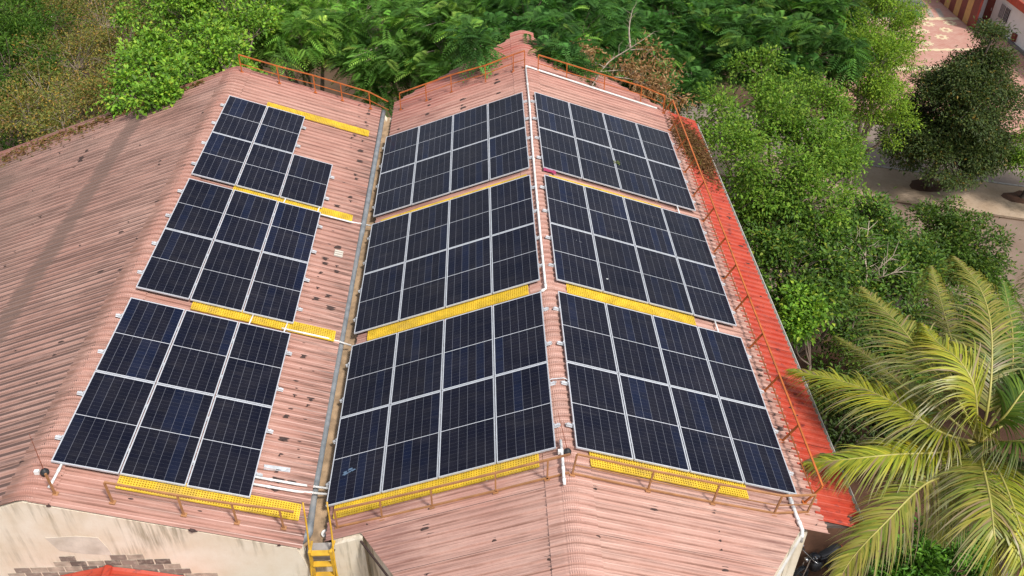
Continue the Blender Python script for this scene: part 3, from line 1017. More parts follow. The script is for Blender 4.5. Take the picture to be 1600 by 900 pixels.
def zig(y0, y1, x0, x1, step=.4):
    mb = MB(); x = x0; i = 0
    while x < x1:
        a = .08 if i % 2 else 0
        mb.add([(x, y0 - a, .016), (x + step, y0 - a, .016), (x + step, y1 + a, .016), (x, y1 + a, .016)], [(0, 1, 2, 3)])
        x += step; i += 1
    return mb


zig(63.05, 63.45, 27, 35.3).build('inlay_band', MAT['cream_paver'], court)
zig(57.5, 57.75, 26, 36.5).build('inlay_band', MAT['cream_paver'], court)
zig(54.4, 54.9, 24, 31).build('inlay_band', MAT['cream_paver'], court)
for i in range(3):
    x = 32.6 + i * .75
    MB().add([(x, 63.55, .016), (x + .38, 63.55, .016), (x + .75, 65.3, .016), (x + .37, 65.3, .016)], [(0, 1, 2, 3)]).build('inlay_band', MAT['grey_paver'], court)
MAT['green_mat'] = simple('green_mat', (.035, .16, .05), .95, 0, .2, 8, .3)
tag(MB().box(29.2, 32.9, 63.6, 65.3, .012, .045).build('door_mat', MAT['green_mat']), 'green mat on the red courtyard paving', 'mat')
MAT['granite'] = simple('grey_granite', (.16, .155, .15), .5, 0, .2, 5)
stp = thing('entrance_steps', 'grey granite entrance steps beyond the green mat', 'steps', T(31.5, 66.6, 0))
MB().box(-2.6, 2.45, -1.1, 2.5, .012, .14).build('step', MAT['granite'], stp)
MB().box(-2.6, 2.1, -.5, 2.5, .14, .28).build('step', MAT['granite'], stp)

# ------------------------------------------------------------------ striped gate and white house
MAT['maroon'] = simple('maroon_paint', (.16, .024, .016), .5, 0, .15, 3)
MAT['tan'] = simple('tan_paint', (.46, .25, .085), .55, 0, .12, 3)
gate = thing('striped_gate', 'maroon and tan striped gate standing on the red courtyard', 'gate', T(35.42, 61.07, 0))
for i in range(9):
    MB().box(-.03, .03, i * .8 + .012, i * .8 + .788, .06, 2.45).build('board', MAT['maroon' if i % 2 == 0 else 'tan'], gate)
MB().box(.03, .09, 0, 7.2, .3, .4).box(.03, .09, 0, 7.2, 2.1, 2.2).build('frame', MAT['maroon'], gate)
MB().box(-.05, .12, -.12, 0, 0, 2.5).build('post', MAT['maroon'], gate)

house = thing('white_house', 'white single storey house with red eaves at the upper right corner', 'house', T(41, 58, 0))
HH = T(-41, -58, 0)
MB().box(37.1, 46, 48, 63.1, 0, 2.75).build('wall', MAT['plaster_white'], house, HH)
MB().box(36.5, 46, 63.1, 75, 0, 2.7).build('wall', MAT['plaster_white'], house, HH)
MB().box(36.98, 37.1, 48, 61.6, .012, .22).build('plinth', MAT['granite'], house, HH)
MB().box(35.9, 37.1, 61.7, 63.08, .012, .12).build('doorstep', MAT['granite'], house, HH)
dr = MB().box(37.06, 37.098, 62.1, 63.05, .12, 2.15).build('door', MAT['maroon'], house, HH)
MB().box(37.03, 37.06, 62.18, 62.22, 1.0, 1.2).build('handle', MAT['galv'], dr)
MAT['dark_glass'] = simple('window_glass', (.05, .05, .06), .12, 0, .2, 3)
MAT['curtain'] = simple('window_shutter', (.20, .19, .20), .5, 0, .2, 5)
MAT['white_frame'] = simple('white_frame', (.72, .72, .71), .5, 0, .05, 3)
wi = MB().box(37.04, 37.098, 59.75, 61.15, .95, 1.98).build('window', MAT['white_frame'], house, HH)
for y0, m_ in ((59.80, 'dark_glass'), (60.50, 'curtain')):
    MB().box(37.02, 37.04, y0, y0 + .6, 1.0, 1.93).build('pane', MAT[m_], wi)
    for j in range(1, 4): MB().box(37.005, 37.02, y0 + j * .15 - .008, y0 + j * .15 + .008, 1.0, 1.93).build('bar', MAT['galv'], wi)
e = at(1590, 12, x=36.7)
MAT['tile'] = simple('clay_tile', (.30, .10, .055), .8, 0, .3, 3, .4, dirt=(.14, .06, .04))
rf = MB().add([(36.7, y, e.z + dz) for y in (47, 76) for dz in (0,)] , []).add([(36.7, 47, e.z), (36.7, 76, e.z), (42, 76, e.z + 2.2), (42, 47, e.z + 2.2), (36.7, 47, e.z + .5), (36.7, 76, e.z + .5), (42, 76, e.z + 2.7), (42, 47, e.z + 2.7)], [(0, 3, 2, 1), (4, 5, 6, 7), (0, 1, 5, 4), (1, 2, 6, 5), (2, 3, 7, 6), (3, 0, 4, 7)])
roof_h = rf.build('roof', MAT['tile'], house, HH)
MB().box(36.62, 36.7, 47, 76, e.z - .02, e.z + .52).build('fascia', MAT['red_sheet'], roof_h)
mtb = at(1583, 58, x=36.95)
mb_ = MB().box(36.93, 37.1, mtb.y - .22, mtb.y + .22, mtb.z - .25, mtb.z + .25).build('meter_box', MAT['maroon'], house, HH)

# ------------------------------------------------------------------ motorcycle by the hall corner
MAT['dark_metal'] = simple('dark_metal', (.06, .06, .065), .4, .6, .2, 10)
MAT['tank'] = simple('black_tank', (.012, .013, .018), .18, 0, .1, 10)
MAT['chrome'] = simple('chrome', (.55, .55, .56), .2, .9, .05, 10)
MAT['seat_vinyl'] = simple('seat_vinyl', (.02, .02, .024), .5, 0, .2, 20, .2)
pA, pB = Vector((9.80, 16.25, 0)), Vector((11.6, 17.05, 0))
mang = math.atan2(pB.y - pA.y, pB.x - pA.x)
bike = thing('motorcycle', 'black motorcycle parked on the dark ground beside the hall corner', 'motorcycle', T(*pA) @ Matrix.Rotation(mang, 4, 'Z') @ Matrix.Rotation(rad(-8), 4, 'X'))
YROT = Matrix.Rotation(rad(90), 4, 'X')


def wheel(x):
    w = MB().lathe([(.235, -.04), (.285, -.045), (.305, -.02), (.31, 0), (.305, .02), (.285, .045), (.235, .04)], 28, T(x, 0, .31) @ YROT)
    w.f = [f for f in w.f if len(f) == 4]
    o = w.build('tyre', MAT['black'], bike, None, True)
    r = MB().lathe([(.22, -.03), (.24, -.035), (.24, .035), (.22, .03)], 28, T(x, 0, .31) @ YROT)
    r.f = [f for f in r.f if len(f) == 4]
    ri = r.build('rim', MAT['dark_metal'], o)
    s = MB().lathe([(.05, -.06), (.05, .06)], 12, T(x, 0, .31) @ YROT)
    for i in range(5):
        a = 2 * math.pi * i / 5
        s.bar((x + .04 * math.cos(a), 0, .31 + .04 * math.sin(a)), (x + .23 * math.cos(a), 0, .31 + .23 * math.sin(a)), .03, .02, (0, 1, 0))
    s.build('spokes', MAT['dark_metal'], o)


wheel(.0); wheel(1.28)
for s in (-1, 1):
    MB().tube([(0, s * .09, .31), (.16, s * .085, .72), (.24, s * .07, .95)], .022, 8).build('fork', MAT['chrome'], bike)
MB().tube(smooth_path([(.30, .36, 1.0), (.22, .26, 1.06), (.25, .08, 1.02), (.25, -.08, 1.02), (.22, -.26, 1.06), (.30, -.36, 1.0)], 4), .014, 8).build('handlebar', MAT['chrome'], bike, None, True)
for s in (-1, 1):
    MB().tube([(.30, s * .27, 1.04), (.31, s * .38, .995)], .02, 8).build('grip', MAT['black'], bike)
    mr = MB().tube([(.25, s * .24, 1.06), (.22, s * .3, 1.22)], .007, 6).build('mirror', MAT['black'], bike)
    MB().lathe([(.0, -.01), (.055, -.008), (.06, .01), (.0, .015)], 12, T(.22, s * .3, 1.24) @ Matrix.Rotation(rad(80), 4, 'Y')).build('mirror_glass', MAT['chrome'], mr)
MB().lathe([(.02, -.09), (.07, -.06), (.09, 0), (.085, .02)], 16, T(.12, 0, .92) @ Matrix.Rotation(rad(-90), 4, 'Y')).build('headlight', MAT['chrome'], bike, None, True)


def loft(name, secs, mat, parent):
    """secs: (x, half width, z low, z high)"""
    vs, n = [], 10
    for x, hw, z0, z1 in secs:
        for k in range(n):
            a = 2 * math.pi * k / n
            c, s = math.cos(a), math.sin(a)
            vs.append((x, hw * math.copysign(abs(c) ** .7, c), (z0 + z1) / 2 + (z1 - z0) / 2 * math.copysign(abs(s) ** .7, s)))
    fs = [(i * n + k, i * n + (k + 1) % n, (i + 1) * n + (k + 1) % n, (i + 1) * n + k) for i in range(len(secs) - 1) for k in range(n)]
    fs += [tuple(reversed(range(n))), tuple((len(secs) - 1) * n + k for k in range(n))]
    return MB().add(vs, fs).build(name, mat, parent, None, True)


loft('fuel_tank', [(.28, .06, .78, .92), (.34, .13, .74, .99), (.48, .16, .73, 1.0), (.62, .14, .74, .95), (.72, .09, .75, .86)], MAT['tank'], bike)
loft('seat', [(.66, .08, .74, .84), (.8, .12, .74, .85), (1.05, .14, .76, .86), (1.3, .13, .80, .90), (1.5, .09, .83, .90)], MAT['seat_vinyl'], bike)
loft('side_panel', [(.7, .1, .55, .76), (.9, .13, .52, .78), (1.2, .12, .6, .82), (1.55, .06, .76, .86)], MAT['tank'], bike)
loft('engine', [(.40, .09, .28, .6), (.5, .14, .22, .66), (.7, .15, .22, .6), (.84, .1, .26, .5)], MAT['dark_metal'], bike)
MB().tube([(.45, .1, .5), (.4, .13, .3), (.6, .15, .22), (.95, .17, .28), (1.5, .18, .38)], [.02, .022, .025, .045, .05], 10).build('exhaust', MAT['chrome'], bike, None, True)
MB().tube([(1.0, 0, .40), (.85, 0, .62), (.3, 0, .78), (.24, 0, .95)], .03, 8).build('frame_tube', MAT['black'], bike)
for s in (-1, 1): MB().tube([(1.28, s * .12, .31), (1.12, s * .13, .74)], .028, 8).build('shock', MAT['chrome'], bike)
for x, a0, a1, nm in ((0, 20, 150, 'front_mudguard'), (1.28, 0, 130, 'rear_mudguard')):
    mg = MB(); vs = []
    for i in range(9):
        a = rad(a0 + (a1 - a0) * i / 8)
        for yy, dr_ in ((-.06, -.01), (0, .012), (.06, -.01)): vs.append((x + (.345 + dr_) * math.cos(a), yy, .31 + (.345 + dr_) * math.sin(a)))
    mg.add(vs, [(3 * i + j, 3 * i + j + 1, 3 * i + j + 4, 3 * i + j + 3) for i in range(8) for j in range(2)])
    mg.build(nm, MAT['tank'], bike, None, True)
MB().box(1.53, 1.6, -.06, .06, .74, .82).build('tail_light', MAT['red_sheet'], bike)
MB().bar((.75, .1, .3), (.85, .32, .02), .02).build('side_stand', MAT['black'], bike)
# ------------------------------------------------------------------ foliage
def leaf_mat(name, rough=.5, transl=.3, spec=.35):
    k = NT(name)
    col = k.n('Attribute', attribute_name='Col').outputs['Color']
    m = k.done(col, rough, 0, spec)
    tr = k.n('BsdfTranslucent')
    tc = k.mix(1., col, (1.0, 1.05, .45), 'MULTIPLY')
    k.link(tc, tr.inputs[0])
    mx = k.n('MixShader', {0: transl})
    k.link(k.b.outputs[0], mx.inputs[1]); k.link(tr.outputs[0], mx.inputs[2])
    k.link(mx.outputs[0], k.out.inputs[0])
    return m


MAT['leaf'] = leaf_mat('leaf', .6, .35, .18)
MAT['leaf_gloss'] = leaf_mat('glossy_leaf', .5, .28, .25)
MAT['bark'] = simple('grey_bark', (.17, .125, .095), .95, 0, .3, 4, .6)
MAT['bark_pale'] = simple('pale_bark', (.33, .26, .20), .95, 0, .25, 5, .5)
MAT['bark_dark'] = simple('dark_bark', (.075, .055, .042), .95, 0, .3, 5, .6)


def raw_mesh(name, co, faces_flat, nper, col, mat, smooth=False):
    m = bpy.data.meshes.new(name)
    nf = len(faces_flat) // nper
    m.vertices.add(len(co)); m.vertices.foreach_set('co', np.ascontiguousarray(co, dtype=np.float32).ravel())
    m.loops.add(len(faces_flat)); m.loops.foreach_set('vertex_index', np.ascontiguousarray(faces_flat, dtype=np.int32))
    m.polygons.add(nf); m.polygons.foreach_set('loop_start', np.arange(0, nf * nper, nper, dtype=np.int32))
    if col is not None:
        at_ = m.attributes.new('Col', 'FLOAT_COLOR', 'POINT')
        at_.data.foreach_set('color', np.concatenate([col, np.ones((len(col), 1))], 1).astype(np.float32).ravel())
    m.materials.append(mat)
    if smooth: m.polygons.foreach_set('use_smooth', np.ones(nf, dtype=bool))
    m.update(calc_edges=True); m.validate()
    return m


def norm(a): return a / np.maximum(np.linalg.norm(a, axis=1, keepdims=True), 1e-9)


def leaves(pos, d, nrm, L, W, col, droop=.15):
    """Leaf = two folded halves: base, left, tip, right. Returns co, faces, col."""
    d = norm(d); s = norm(np.cross(d, nrm)); n = np.cross(s, d)
    L = np.asarray(L)[:, None]; W = np.asarray(W)[:, None]
    base = pos
    mid = pos + d * L * .48
    up = n * W * .28
    left = mid + s * W * .5 + up
    right = mid - s * W * .5 + up
    tip = pos + d * L - n * L * droop
    N = len(pos)
    co = np.stack([base, left, tip, right], 1).reshape(-1, 3)
    i = np.arange(N)[:, None] * 4
    f = np.concatenate([i + 0, i + 2, i + 1, i + 0, i + 3, i + 2], 1).ravel()
    return co, f, np.repeat(col, 4, 0)


def palette(g, n, cols, wts):
    idx = g.choice(len(cols), n, p=np.array(wts) / sum(wts))
    c = np.array(cols)[idx]
    c = c * np.array([[1.22, 1.08, .85]])
    return np.clip(c * g.normal(1, .10, (n, 1)) * g.normal(1, .04, (n, 3)), .003, .9)


SP = {
    'round': dict(L=.20, W=.13, n=24, sig=.19, cols=[(0.123, 0.290, 0.032), (0.189, 0.377, 0.043), (0.080, 0.189, 0.029), (0.290, 0.435, 0.058)], w=[4, 4, 3, 1], mat='leaf_gloss'),
    'dry': dict(L=.14, W=.07, n=24, sig=.26, cols=[(0.189, 0.210, 0.065), (0.131, 0.174, 0.051), (0.377, 0.275, 0.065), (0.246, 0.174, 0.087)], w=[4, 4, 1.3, 1.5], mat='leaf'),
    'fine': dict(L=.16, W=.07, n=36, sig=.23, cols=[(0.167, 0.304, 0.036), (0.217, 0.362, 0.043), (0.102, 0.217, 0.032)], w=[4, 3, 3], mat='leaf'),
    'lime': dict(L=.17, W=.09, n=30, sig=.23, cols=[(0.145, 0.290, 0.038), (0.203, 0.341, 0.058), (0.087, 0.196, 0.032)], w=[4, 2, 4], mat='leaf'),
    'gloss': dict(L=.19, W=.105, n=28, sig=.22, cols=[(0.065, 0.152, 0.026), (0.102, 0.203, 0.029), (0.043, 0.102, 0.022), (0.203, 0.275, 0.043)], w=[4, 3, 3, .8], mat='leaf_gloss'),
    'dark': dict(L=.19, W=.085, n=34, sig=.24, cols=[(.045, .080, .028), (.062, .108, .034), (.095, .13, .038), (.19, .15, .035)], w=[5, 4, 2, .35], mat='leaf_gloss'),
    'long': dict(L=.28, W=.07, n=30, sig=.24, cols=[(0.065, 0.160, 0.026), (0.102, 0.217, 0.032), (0.043, 0.109, 0.022)], w=[4, 3, 3], mat='leaf'),
    'shrub': dict(L=.24, W=.10, n=16, sig=.14, cols=[(0.080, 0.217, 0.029), (0.123, 0.304, 0.036), (0.051, 0.145, 0.022)], w=[4, 3, 3], mat='leaf_gloss'),
}


def crown_points(g, lobes, dens):
    """Cluster centres over and inside the lobes: returns centre, outward direction, lobe index."""
    P_, O_, I_ = [], [], []
    for li, (c, r) in enumerate(lobes):
        ns = max(5, int(7 * r ** 1.3))
        n = max(3, int(dens * 12.6 * r * r / ns))
        sd = norm(g.normal(size=(ns, 3)) + np.array([[0, 0, .35]]))
        for q in range(ns):                     # boughs: smaller rounded sprays standing out of the lobe
            sr = r * g.uniform(.30, .52)
            sc = np.array(c) + sd[q] * r * g.uniform(.55, .98) * np.array([1, 1, .85])
            v = norm(g.normal(size=(n, 3)) + sd[q] * .55 + np.array([[0, 0, .45]]))
            rr = sr * g.uniform(.55, 1.08, (n, 1))
            P_.append(sc[None] + v * rr * np.array([[1, 1, .72]])); O_.append(norm(v + sd[q] * .4)); I_.append(np.full(n, li))
    return np.concatenate(P_), np.concatenate(O_), np.concatenate(I_)


def simple_crown(g, pts, out, sp, dens_leaf=1.):
    n = max(4, int(sp['n'] * dens_leaf * 1.4))
    N = len(pts) * n
    sc = np.repeat(g.uniform(.7, 1.25, len(pts)), n)[:, None]
    off = g.normal(size=(N, 3)) * sp['sig'] * sc * np.array([[1, 1, .7]])
    pos = np.repeat(pts, n, 0) + off
    o = np.repeat(out, n, 0)
    d = norm(off) * .9 + o * .5 + g.normal(size=(N, 3)) * .5 + np.array([[0, 0, -.12]])
    nr = np.array([[0, 0, 1.]]) + o * .35 + g.normal(size=(N, 3)) * .30
    L = sp['L'] * .88 * g.uniform(.5, 1.3, N); W = sp['W'] * .88 * g.uniform(.6, 1.2, N)
    col = palette(g, N, sp['cols'], sp['w'])
    # whole sprays of younger or older leaves
    col *= np.repeat(g.normal(1, .14, len(pts)), n)[:, None].clip(.6, 1.5)
    return leaves(pos, d, nr, L, W, col.clip(.003, .9))


def fern_crown(g, pts, out, cols, w, flen=.72, per=8, K=10):
    """Feathery bipinnate fronds (flame-tree kind)."""
    F = len(pts) * per
    o = np.repeat(out, per, 0)
    base = np.repeat(pts, per, 0) + g.normal(size=(F, 3)) * .12
    d = norm(o * .5 + g.normal(size=(F, 3)) * np.array([[1, 1, .35]]) + np.array([[0, 0, .12]]))
    nr = norm(np.array([[0, 0, 1.]]) + g.normal(size=(F, 3)) * .25)
    s = norm(np.cross(d, nr)); nn = np.cross(s, d)
    L = flen * g.uniform(.65, 1.25, F)
    pos, dd, LL, WW = [], [], [], []
    for k in range(K):
        t = (k + .6) / K
        c = base + d * (L * t)[:, None] - np.array([[0, 0, 1.]]) * (L * .5 * t * t)[:, None]
        ln = L * .32 * (math.sin(math.pi * min(1, t * .86 + .12)) ** .7)
        for sg in (-1, 1):
            pos.append(c); dd.append(s * sg + d * .45 - np.array([[0, 0, .18]])); LL.append(ln); WW.append(np.full(F, .46 * flen / K * 1.45))
    col = np.array([[1.3, 1.28, 1.3]]) * palette(g, F, cols, w) * g.normal(1, .18, (F, 1)).clip(.5, 1.7) * np.repeat(g.normal(1, .16, len(pts)), per)[:, None].clip(.6, 1.5)
    return leaves(np.concatenate(pos), np.concatenate(dd), np.tile(nn, (2 * K, 1)), np.concatenate(LL), np.concatenate(WW), np.tile(col, (2 * K, 1)).clip(.003, .9), .12)


def tree(name, label, base, lobes, kind, seed, dens=2.2, dl=1., trunk_r=.16, bark='bark', group='trees round the hall', cat='tree', twigs=.35, cols=None, w=None, flen=.72, per=8, twig_r=.012, lean=0., fork=.45):
    """lobes: list of (centre, radius) in world metres."""
    g = np.random.default_rng(seed); r = random.Random(seed)
    b = Vector((base[0], base[1], 0))
    t = thing(name, label, cat, T(*b), group)
    lob = [(Vector(c) - b, rr) for c, rr in lobes]
    pts, out, idx = crown_points(g, lob, dens)
    if kind == 'fern': co, f, col = fern_crown(g, pts, out, cols, w, flen, per)
    else:
        sp = dict(SP[kind])
        if cols: sp['cols'], sp['w'] = cols, w
        co, f, col = simple_crown(g, pts, out, sp, dl)
    mat = MAT['leaf'] if kind == 'fern' else MAT[SP[kind]['mat']]
    cr = link('crown', raw_mesh('crown', co, f, 3, col, mat), t)
    cr['kind'] = 'stuff'
    # trunk, limbs, twigs
    cen = sum((c for c, _ in lob), Vector()) / len(lob)
    mb = MB()
    fk = Vector((cen.x * .35, cen.y * .35, max(.6, cen.z * fork)))
    mb.tube(smooth_path([(0, 0, -.1), (fk.x * .3 + r.uniform(-.1, .1), fk.y * .3, fk.z * .5), fk], 3), [trunk_r * 1.25] + [trunk_r * (1.1 - .06 * i) for i in range(6)], 9)
    for li, (c, rr) in enumerate(lob):
        m1 = fk.lerp(c, .5) + Vector((r.uniform(-.3, .3), r.uniform(-.3, .3), r.uniform(-.1, .5)))
        pth = smooth_path([fk, m1, c], 4)
        k = len(pth)
        mb.tube(pth, [trunk_r * (.62 - .42 * i / (k - 1)) for i in range(k)], 6)
        sel = [p for p, q in zip(pts, idx) if q == li and r.random() < twigs]
        for p in sel:
            p = Vector(p); mm = c.lerp(p, .5) + Vector((r.uniform(-.15, .15), r.uniform(-.15, .15), r.uniform(-.1, .2)))
            mb.tube([c, mm, p, p + (p - mm) * .3], [twig_r * 2.0, twig_r * 1.3, twig_r * .8, twig_r * .3], 4, False)
    mb.build('trunk', MAT[bark], t, None, True)
    return t


def PX(*rows): return [(tuple(at(px, py, z=z)), r) for px, py, z, r in rows]


GUL = [(.045, .135, .036), (.065, .18, .045), (.032, .095, .028), (.14, .29, .06)]
GULL = [(.105, .25, .05), (.15, .32, .06), (.07, .17, .038), (.24, .40, .09)]

# --- behind the left roof
tree('mango_tree', 'deep green long-leaved tree at the left edge of the picture', (-21.5, 38.5), PX((10, 40, 9, 2.0), (15, 120, 9, 2.0), (-35, 80, 9.5, 2.2), (25, 185, 8, 1.5), (40, 70, 8.5, 1.3), (-20, 180, 8, 1.8)), 'long', 1, 2.4)
tree('dry_thicket_tree', 'olive thinly leaved tree with many dry twigs and yellowing leaves, upper left', (-17.5, 35.0),
     PX((85, 50, 8, 2.0), (160, 45, 7.5, 2.0), (120, 110, 8.5, 2.0), (185, 120, 8.5, 1.7), (70, 160, 9, 1.7), (130, 175, 9.5, 1.5), (200, 70, 7.5, 1.6), (235, 30, 7, 1.5), (45, 195, 9.5, 1.3), (100, 205, 10.2, 1.0), (170, 165, 9.8, 1.2)), 'dry', 2, 2.6, 1.35, .14, 'bark_pale', twigs=.6, twig_r=.010)
tree('almond_tree', 'bright green round-leaved tree overhanging the rear corner of the left roof', (-11.5, 33.5),
     PX((245, 25, 10.5, 1.4), (300, 40, 11, 1.5), (360, 30, 11, 1.6), (395, 60, 11, 1.2), (330, 90, 11.5, 1.5), (270, 100, 11.5, 1.3), (235, 125, 11.8, 1.2), (300, 135, 12, 1.0), (210, 150, 12, .9), (355, 110, 11.8, .9), (235, 165, 12.2, .65), (265, 150, 12.2, .7)), 'round', 3, 3.2, 1., .16, 'bark', twigs=.4)
tree('flame_tree', 'light green feathery tree behind the left roof rail', (-7.5, 38.5),
     PX((425, 25, 10, 1.7), (470, 60, 10, 1.6), (430, 85, 9.5, 1.2), (510, 20, 10, 1.6), (450, 10, 10, 1.6), (500, 70, 9, 1.3), (400, 10, 10, 1.4)), 'fern', 4, 1.7, 1, .15, 'bark_pale', cols=GULL, w=[4, 3, 3, 1], twigs=.5, fork=.5)
tree('flame_tree', 'mid green feathery tree rising behind the roof valley', (-3.6, 36.5),
     PX((570, 40, 10, 1.7), (620, 70, 10, 1.6), (560, 95, 9, 1.3), (660, 35, 10.5, 1.7), (690, 80, 10, 1.3), (610, 120, 8.5, 1.2), (640, 110, 9, 1.1), (720, 40, 11, 1.4), (740, 75, 12, .8), (585, 140, 8, .9), (680, 110, 9.5, .8)), 'fern', 5, 1.8, 1, .15, 'bark_pale', cols=[(.08, .20, .045), (.115, .27, .055), (.052, .14, .034), (.20, .36, .08)], w=[4, 3, 3, 1], twigs=.5, fork=.5)
tree('flame_tree', 'dark green feathery tree behind the middle roof peak', (3.2, 36.5),
     PX((770, 25, 11, 1.5), (820, 30, 11.5, 1.5), (870, 30, 11, 1.6), (850, 70, 11.5, 1.1), (910, 60, 11, 1.3), (880, 95, 11.2, .9), (930, 20, 10.5, 1.6), (790, 55, 12, .8), (960, 60, 10, 1.3), (868, 98, 12.3, .55), (905, 105, 12.1, .5), (845, 85, 12.4, .5), (745, 66, 13.1, .45)), 'fern', 6, 2.5, 1, .17, 'bark', cols=GUL, w=[4, 3, 3, .4], twigs=.3)
tree('flame_tree', 'dark feathery tree with pale bare limbs behind the right roof slope', (8.5, 36.0),
     PX((1000, 40, 9.5, 1.6), (1050, 30, 9.5, 1.7), (1040, 90, 9, 1.4), (1090, 80, 9, 1.4), (1100, 20, 9.5, 1.6), (1000, 100, 9, 1.0), (1080, 130, 8.5, 1.1), (1020, 135, 8.5, .9)), 'fern', 7, 2.4, 1, .17, 'bark_pale', cols=GUL, w=[4, 4, 3, 1], twigs=.35)
tree('flame_tree', 'broad blue-green feathery tree left of the courtyard', (13.0, 37.0),
     PX((1150, 40, 9.5, 1.8), (1200, 20, 9.5, 1.8), (1250, 40, 9.5, 1.8), (1200, 80, 9.5, 1.6), (1270, 90, 9, 1.6), (1300, 40, 9.5, 1.5), (1150, 95, 9, 1.3), (1310, 90, 8.5, 1.1), (1240, 125, 8.5, 1.3)), 'fern', 8, 2.5, 1, .18, 'bark', cols=[(.05, .145, .038), (.075, .185, .042), (.036, .10, .028), (.14, .24, .05)], w=[4, 4, 3, .8], twigs=.25)
tree('neem_tree', 'narrow yellow-green tree beside the red courtyard', (17.6, 36.5),
     PX((1370, 15, 9.5, 1.35), (1385, 60, 9, 1.35), (1345, 60, 9, 1.2), (1370, 110, 8.5, 1.5), (1400, 100, 8, 1.0), (1345, 150, 7.5, 1.2), (1380, 160, 7, 1.1), (1400, 20, 9.5, 1.0), (1390, 195, 6, .8)), 'fine', 9, 4.2, 1., .14, 'bark_pale', twigs=.3)
# --- along the right side of the hall
tree('leafy_tree', 'tall fresh green tree pressing against the right rear roof edge', (11.2, 28.0),
     PX((1110, 190, 10.2, 1.0), (1160, 170, 9.8, 1.1), (1190, 120, 9.5, 1.1), (1140, 230, 10, 1.0), (1200, 200, 9.8, 1.2), (1235, 150, 9.3, 1.1), (1180, 265, 9.8, 1.1), (1250, 230, 9.5, 1.3), (1290, 190, 9, 1.2), (1300, 250, 9, 1.2), (1230, 290, 9.2, 1.2), (1330, 225, 8.5, .85), (1315, 275, 8.5, .9), (1180, 310, 9.0, .9), (1270, 320, 8.6, 1.0)), 'lime', 10, 3.3, 1., .17, 'bark', twigs=.3)
tree('glossy_tree', 'dense glossy green tree beside the right roof edge, below the fresh green one', (11.0, 23.0),
     PX((1195, 350, 8, 1.1), (1240, 370, 8, 1.2), (1200, 400, 7.5, 1.1), (1290, 360, 7.5, 1.1), (1240, 430, 7.5, 1.2), (1290, 420, 7, 1.2), (1260, 480, 6.8, 1.0), (1320, 450, 6.5, 1.1), (1220, 470, 6.5, 1.0), (1300, 500, 6, .9)), 'gloss', 11, 3.4, 1., .15, 'bark_dark', twigs=.25)
tree('glossy_tree', 'glossy green tree between the hall and the dirt road', (14.8, 27.0),
     PX((1335, 345, 7, .95), (1360, 355, 6.5, .8), (1350, 380, 6.5, 1.2), (1395, 375, 6, .95), (1370, 430, 6, 1.2), (1415, 420, 5.5, 1.0), (1325, 390, 6.8, 1.0), (1390, 470, 5.5, 1.1)), 'gloss', 12, 3.4, 1., .14, 'bark_dark', twigs=.25)
tree('round_bush_tree', 'rounded green tree standing on the dirt road verge', (19.8, 31.2),
     PX((1450, 368, 4.2, 1.0), (1493, 350, 4.2, 1.0), (1525, 385, 4, 1.0), (1480, 390, 3.8, 1.2), (1440, 410, 3.6, 1.1), (1520, 425, 3.2, 1.1), (1475, 440, 3.2, 1.1)), 'gloss', 13, 3.4, 1., .12, 'bark', twigs=.25, cols=[(.06, .13, .02), (.085, .165, .026), (.04, .09, .017), (.15, .19, .035)], w=[4, 3, 3, .8])
tb = (23.58, 39.85)
tree('mango_tree', 'dark broad mango tree on the sandy footpath', tb,
     [((tb[0] + dx, tb[1] + dy, z), r) for dx, dy, z, r in ((0, 0, 2.2, 1.8), (1.4, -.2, 2.7, 1.5), (-1.5, .2, 2.6, 1.7), (.2, -1.2, 2.4, 1.6), (.8, .5, 4.6, 1.9), (-1.0, .2, 4.4, 1.75), (2.0, .3, 4.0, 1.5), (.3, -.7, 5.1, 1.5), (1.0, .2, 6.2, 1.35), (-.2, .3, 5.9, 1.3), (.5, .2, 7.2, 1.1), (.8, .2, 8.1, .75), (-2.1, -.1, 2.9, 1.25), (2.4, -.4, 2.4, 1.35), (1.5, -1.0, 2.5, 1.2), (-1.0, -1.0, 2.5, 1.2))], 'dark', 14, 4.0, 1., .2, 'bark_dark', twigs=.2, fork=.4)
tb2 = (27.95, 38.5)
tree('young_tree', 'green tree on the sandy footpath at the right edge', tb2,
     [((tb2[0] + dx, tb2[1] + dy, z), r) for dx, dy, z, r in ((0, 0, 2.5, 1.1), (-.9, -.2, 2.0, .9), (.8, 0, 2.6, 1.1), (-.5, .3, 3.2, .9), (.3, -.8, 2.1, .9), (1.6, 0, 3.2, 1.2))], 'lime', 15, 3.2, 1., .12, 'bark_dark', twigs=.25)
for i, (bx, by) in enumerate((tb, tb2)):
    n = 14; r = random.Random(i)
    poly = [(bx + 1.1 * math.cos(2 * math.pi * k / n) * r.uniform(.7, 1.1), by + .7 * math.sin(2 * math.pi * k / n) * r.uniform(.7, 1.1)) for k in range(n)]
    sheet_poly('tree_pit', poly, .108, MAT['red_soil'])
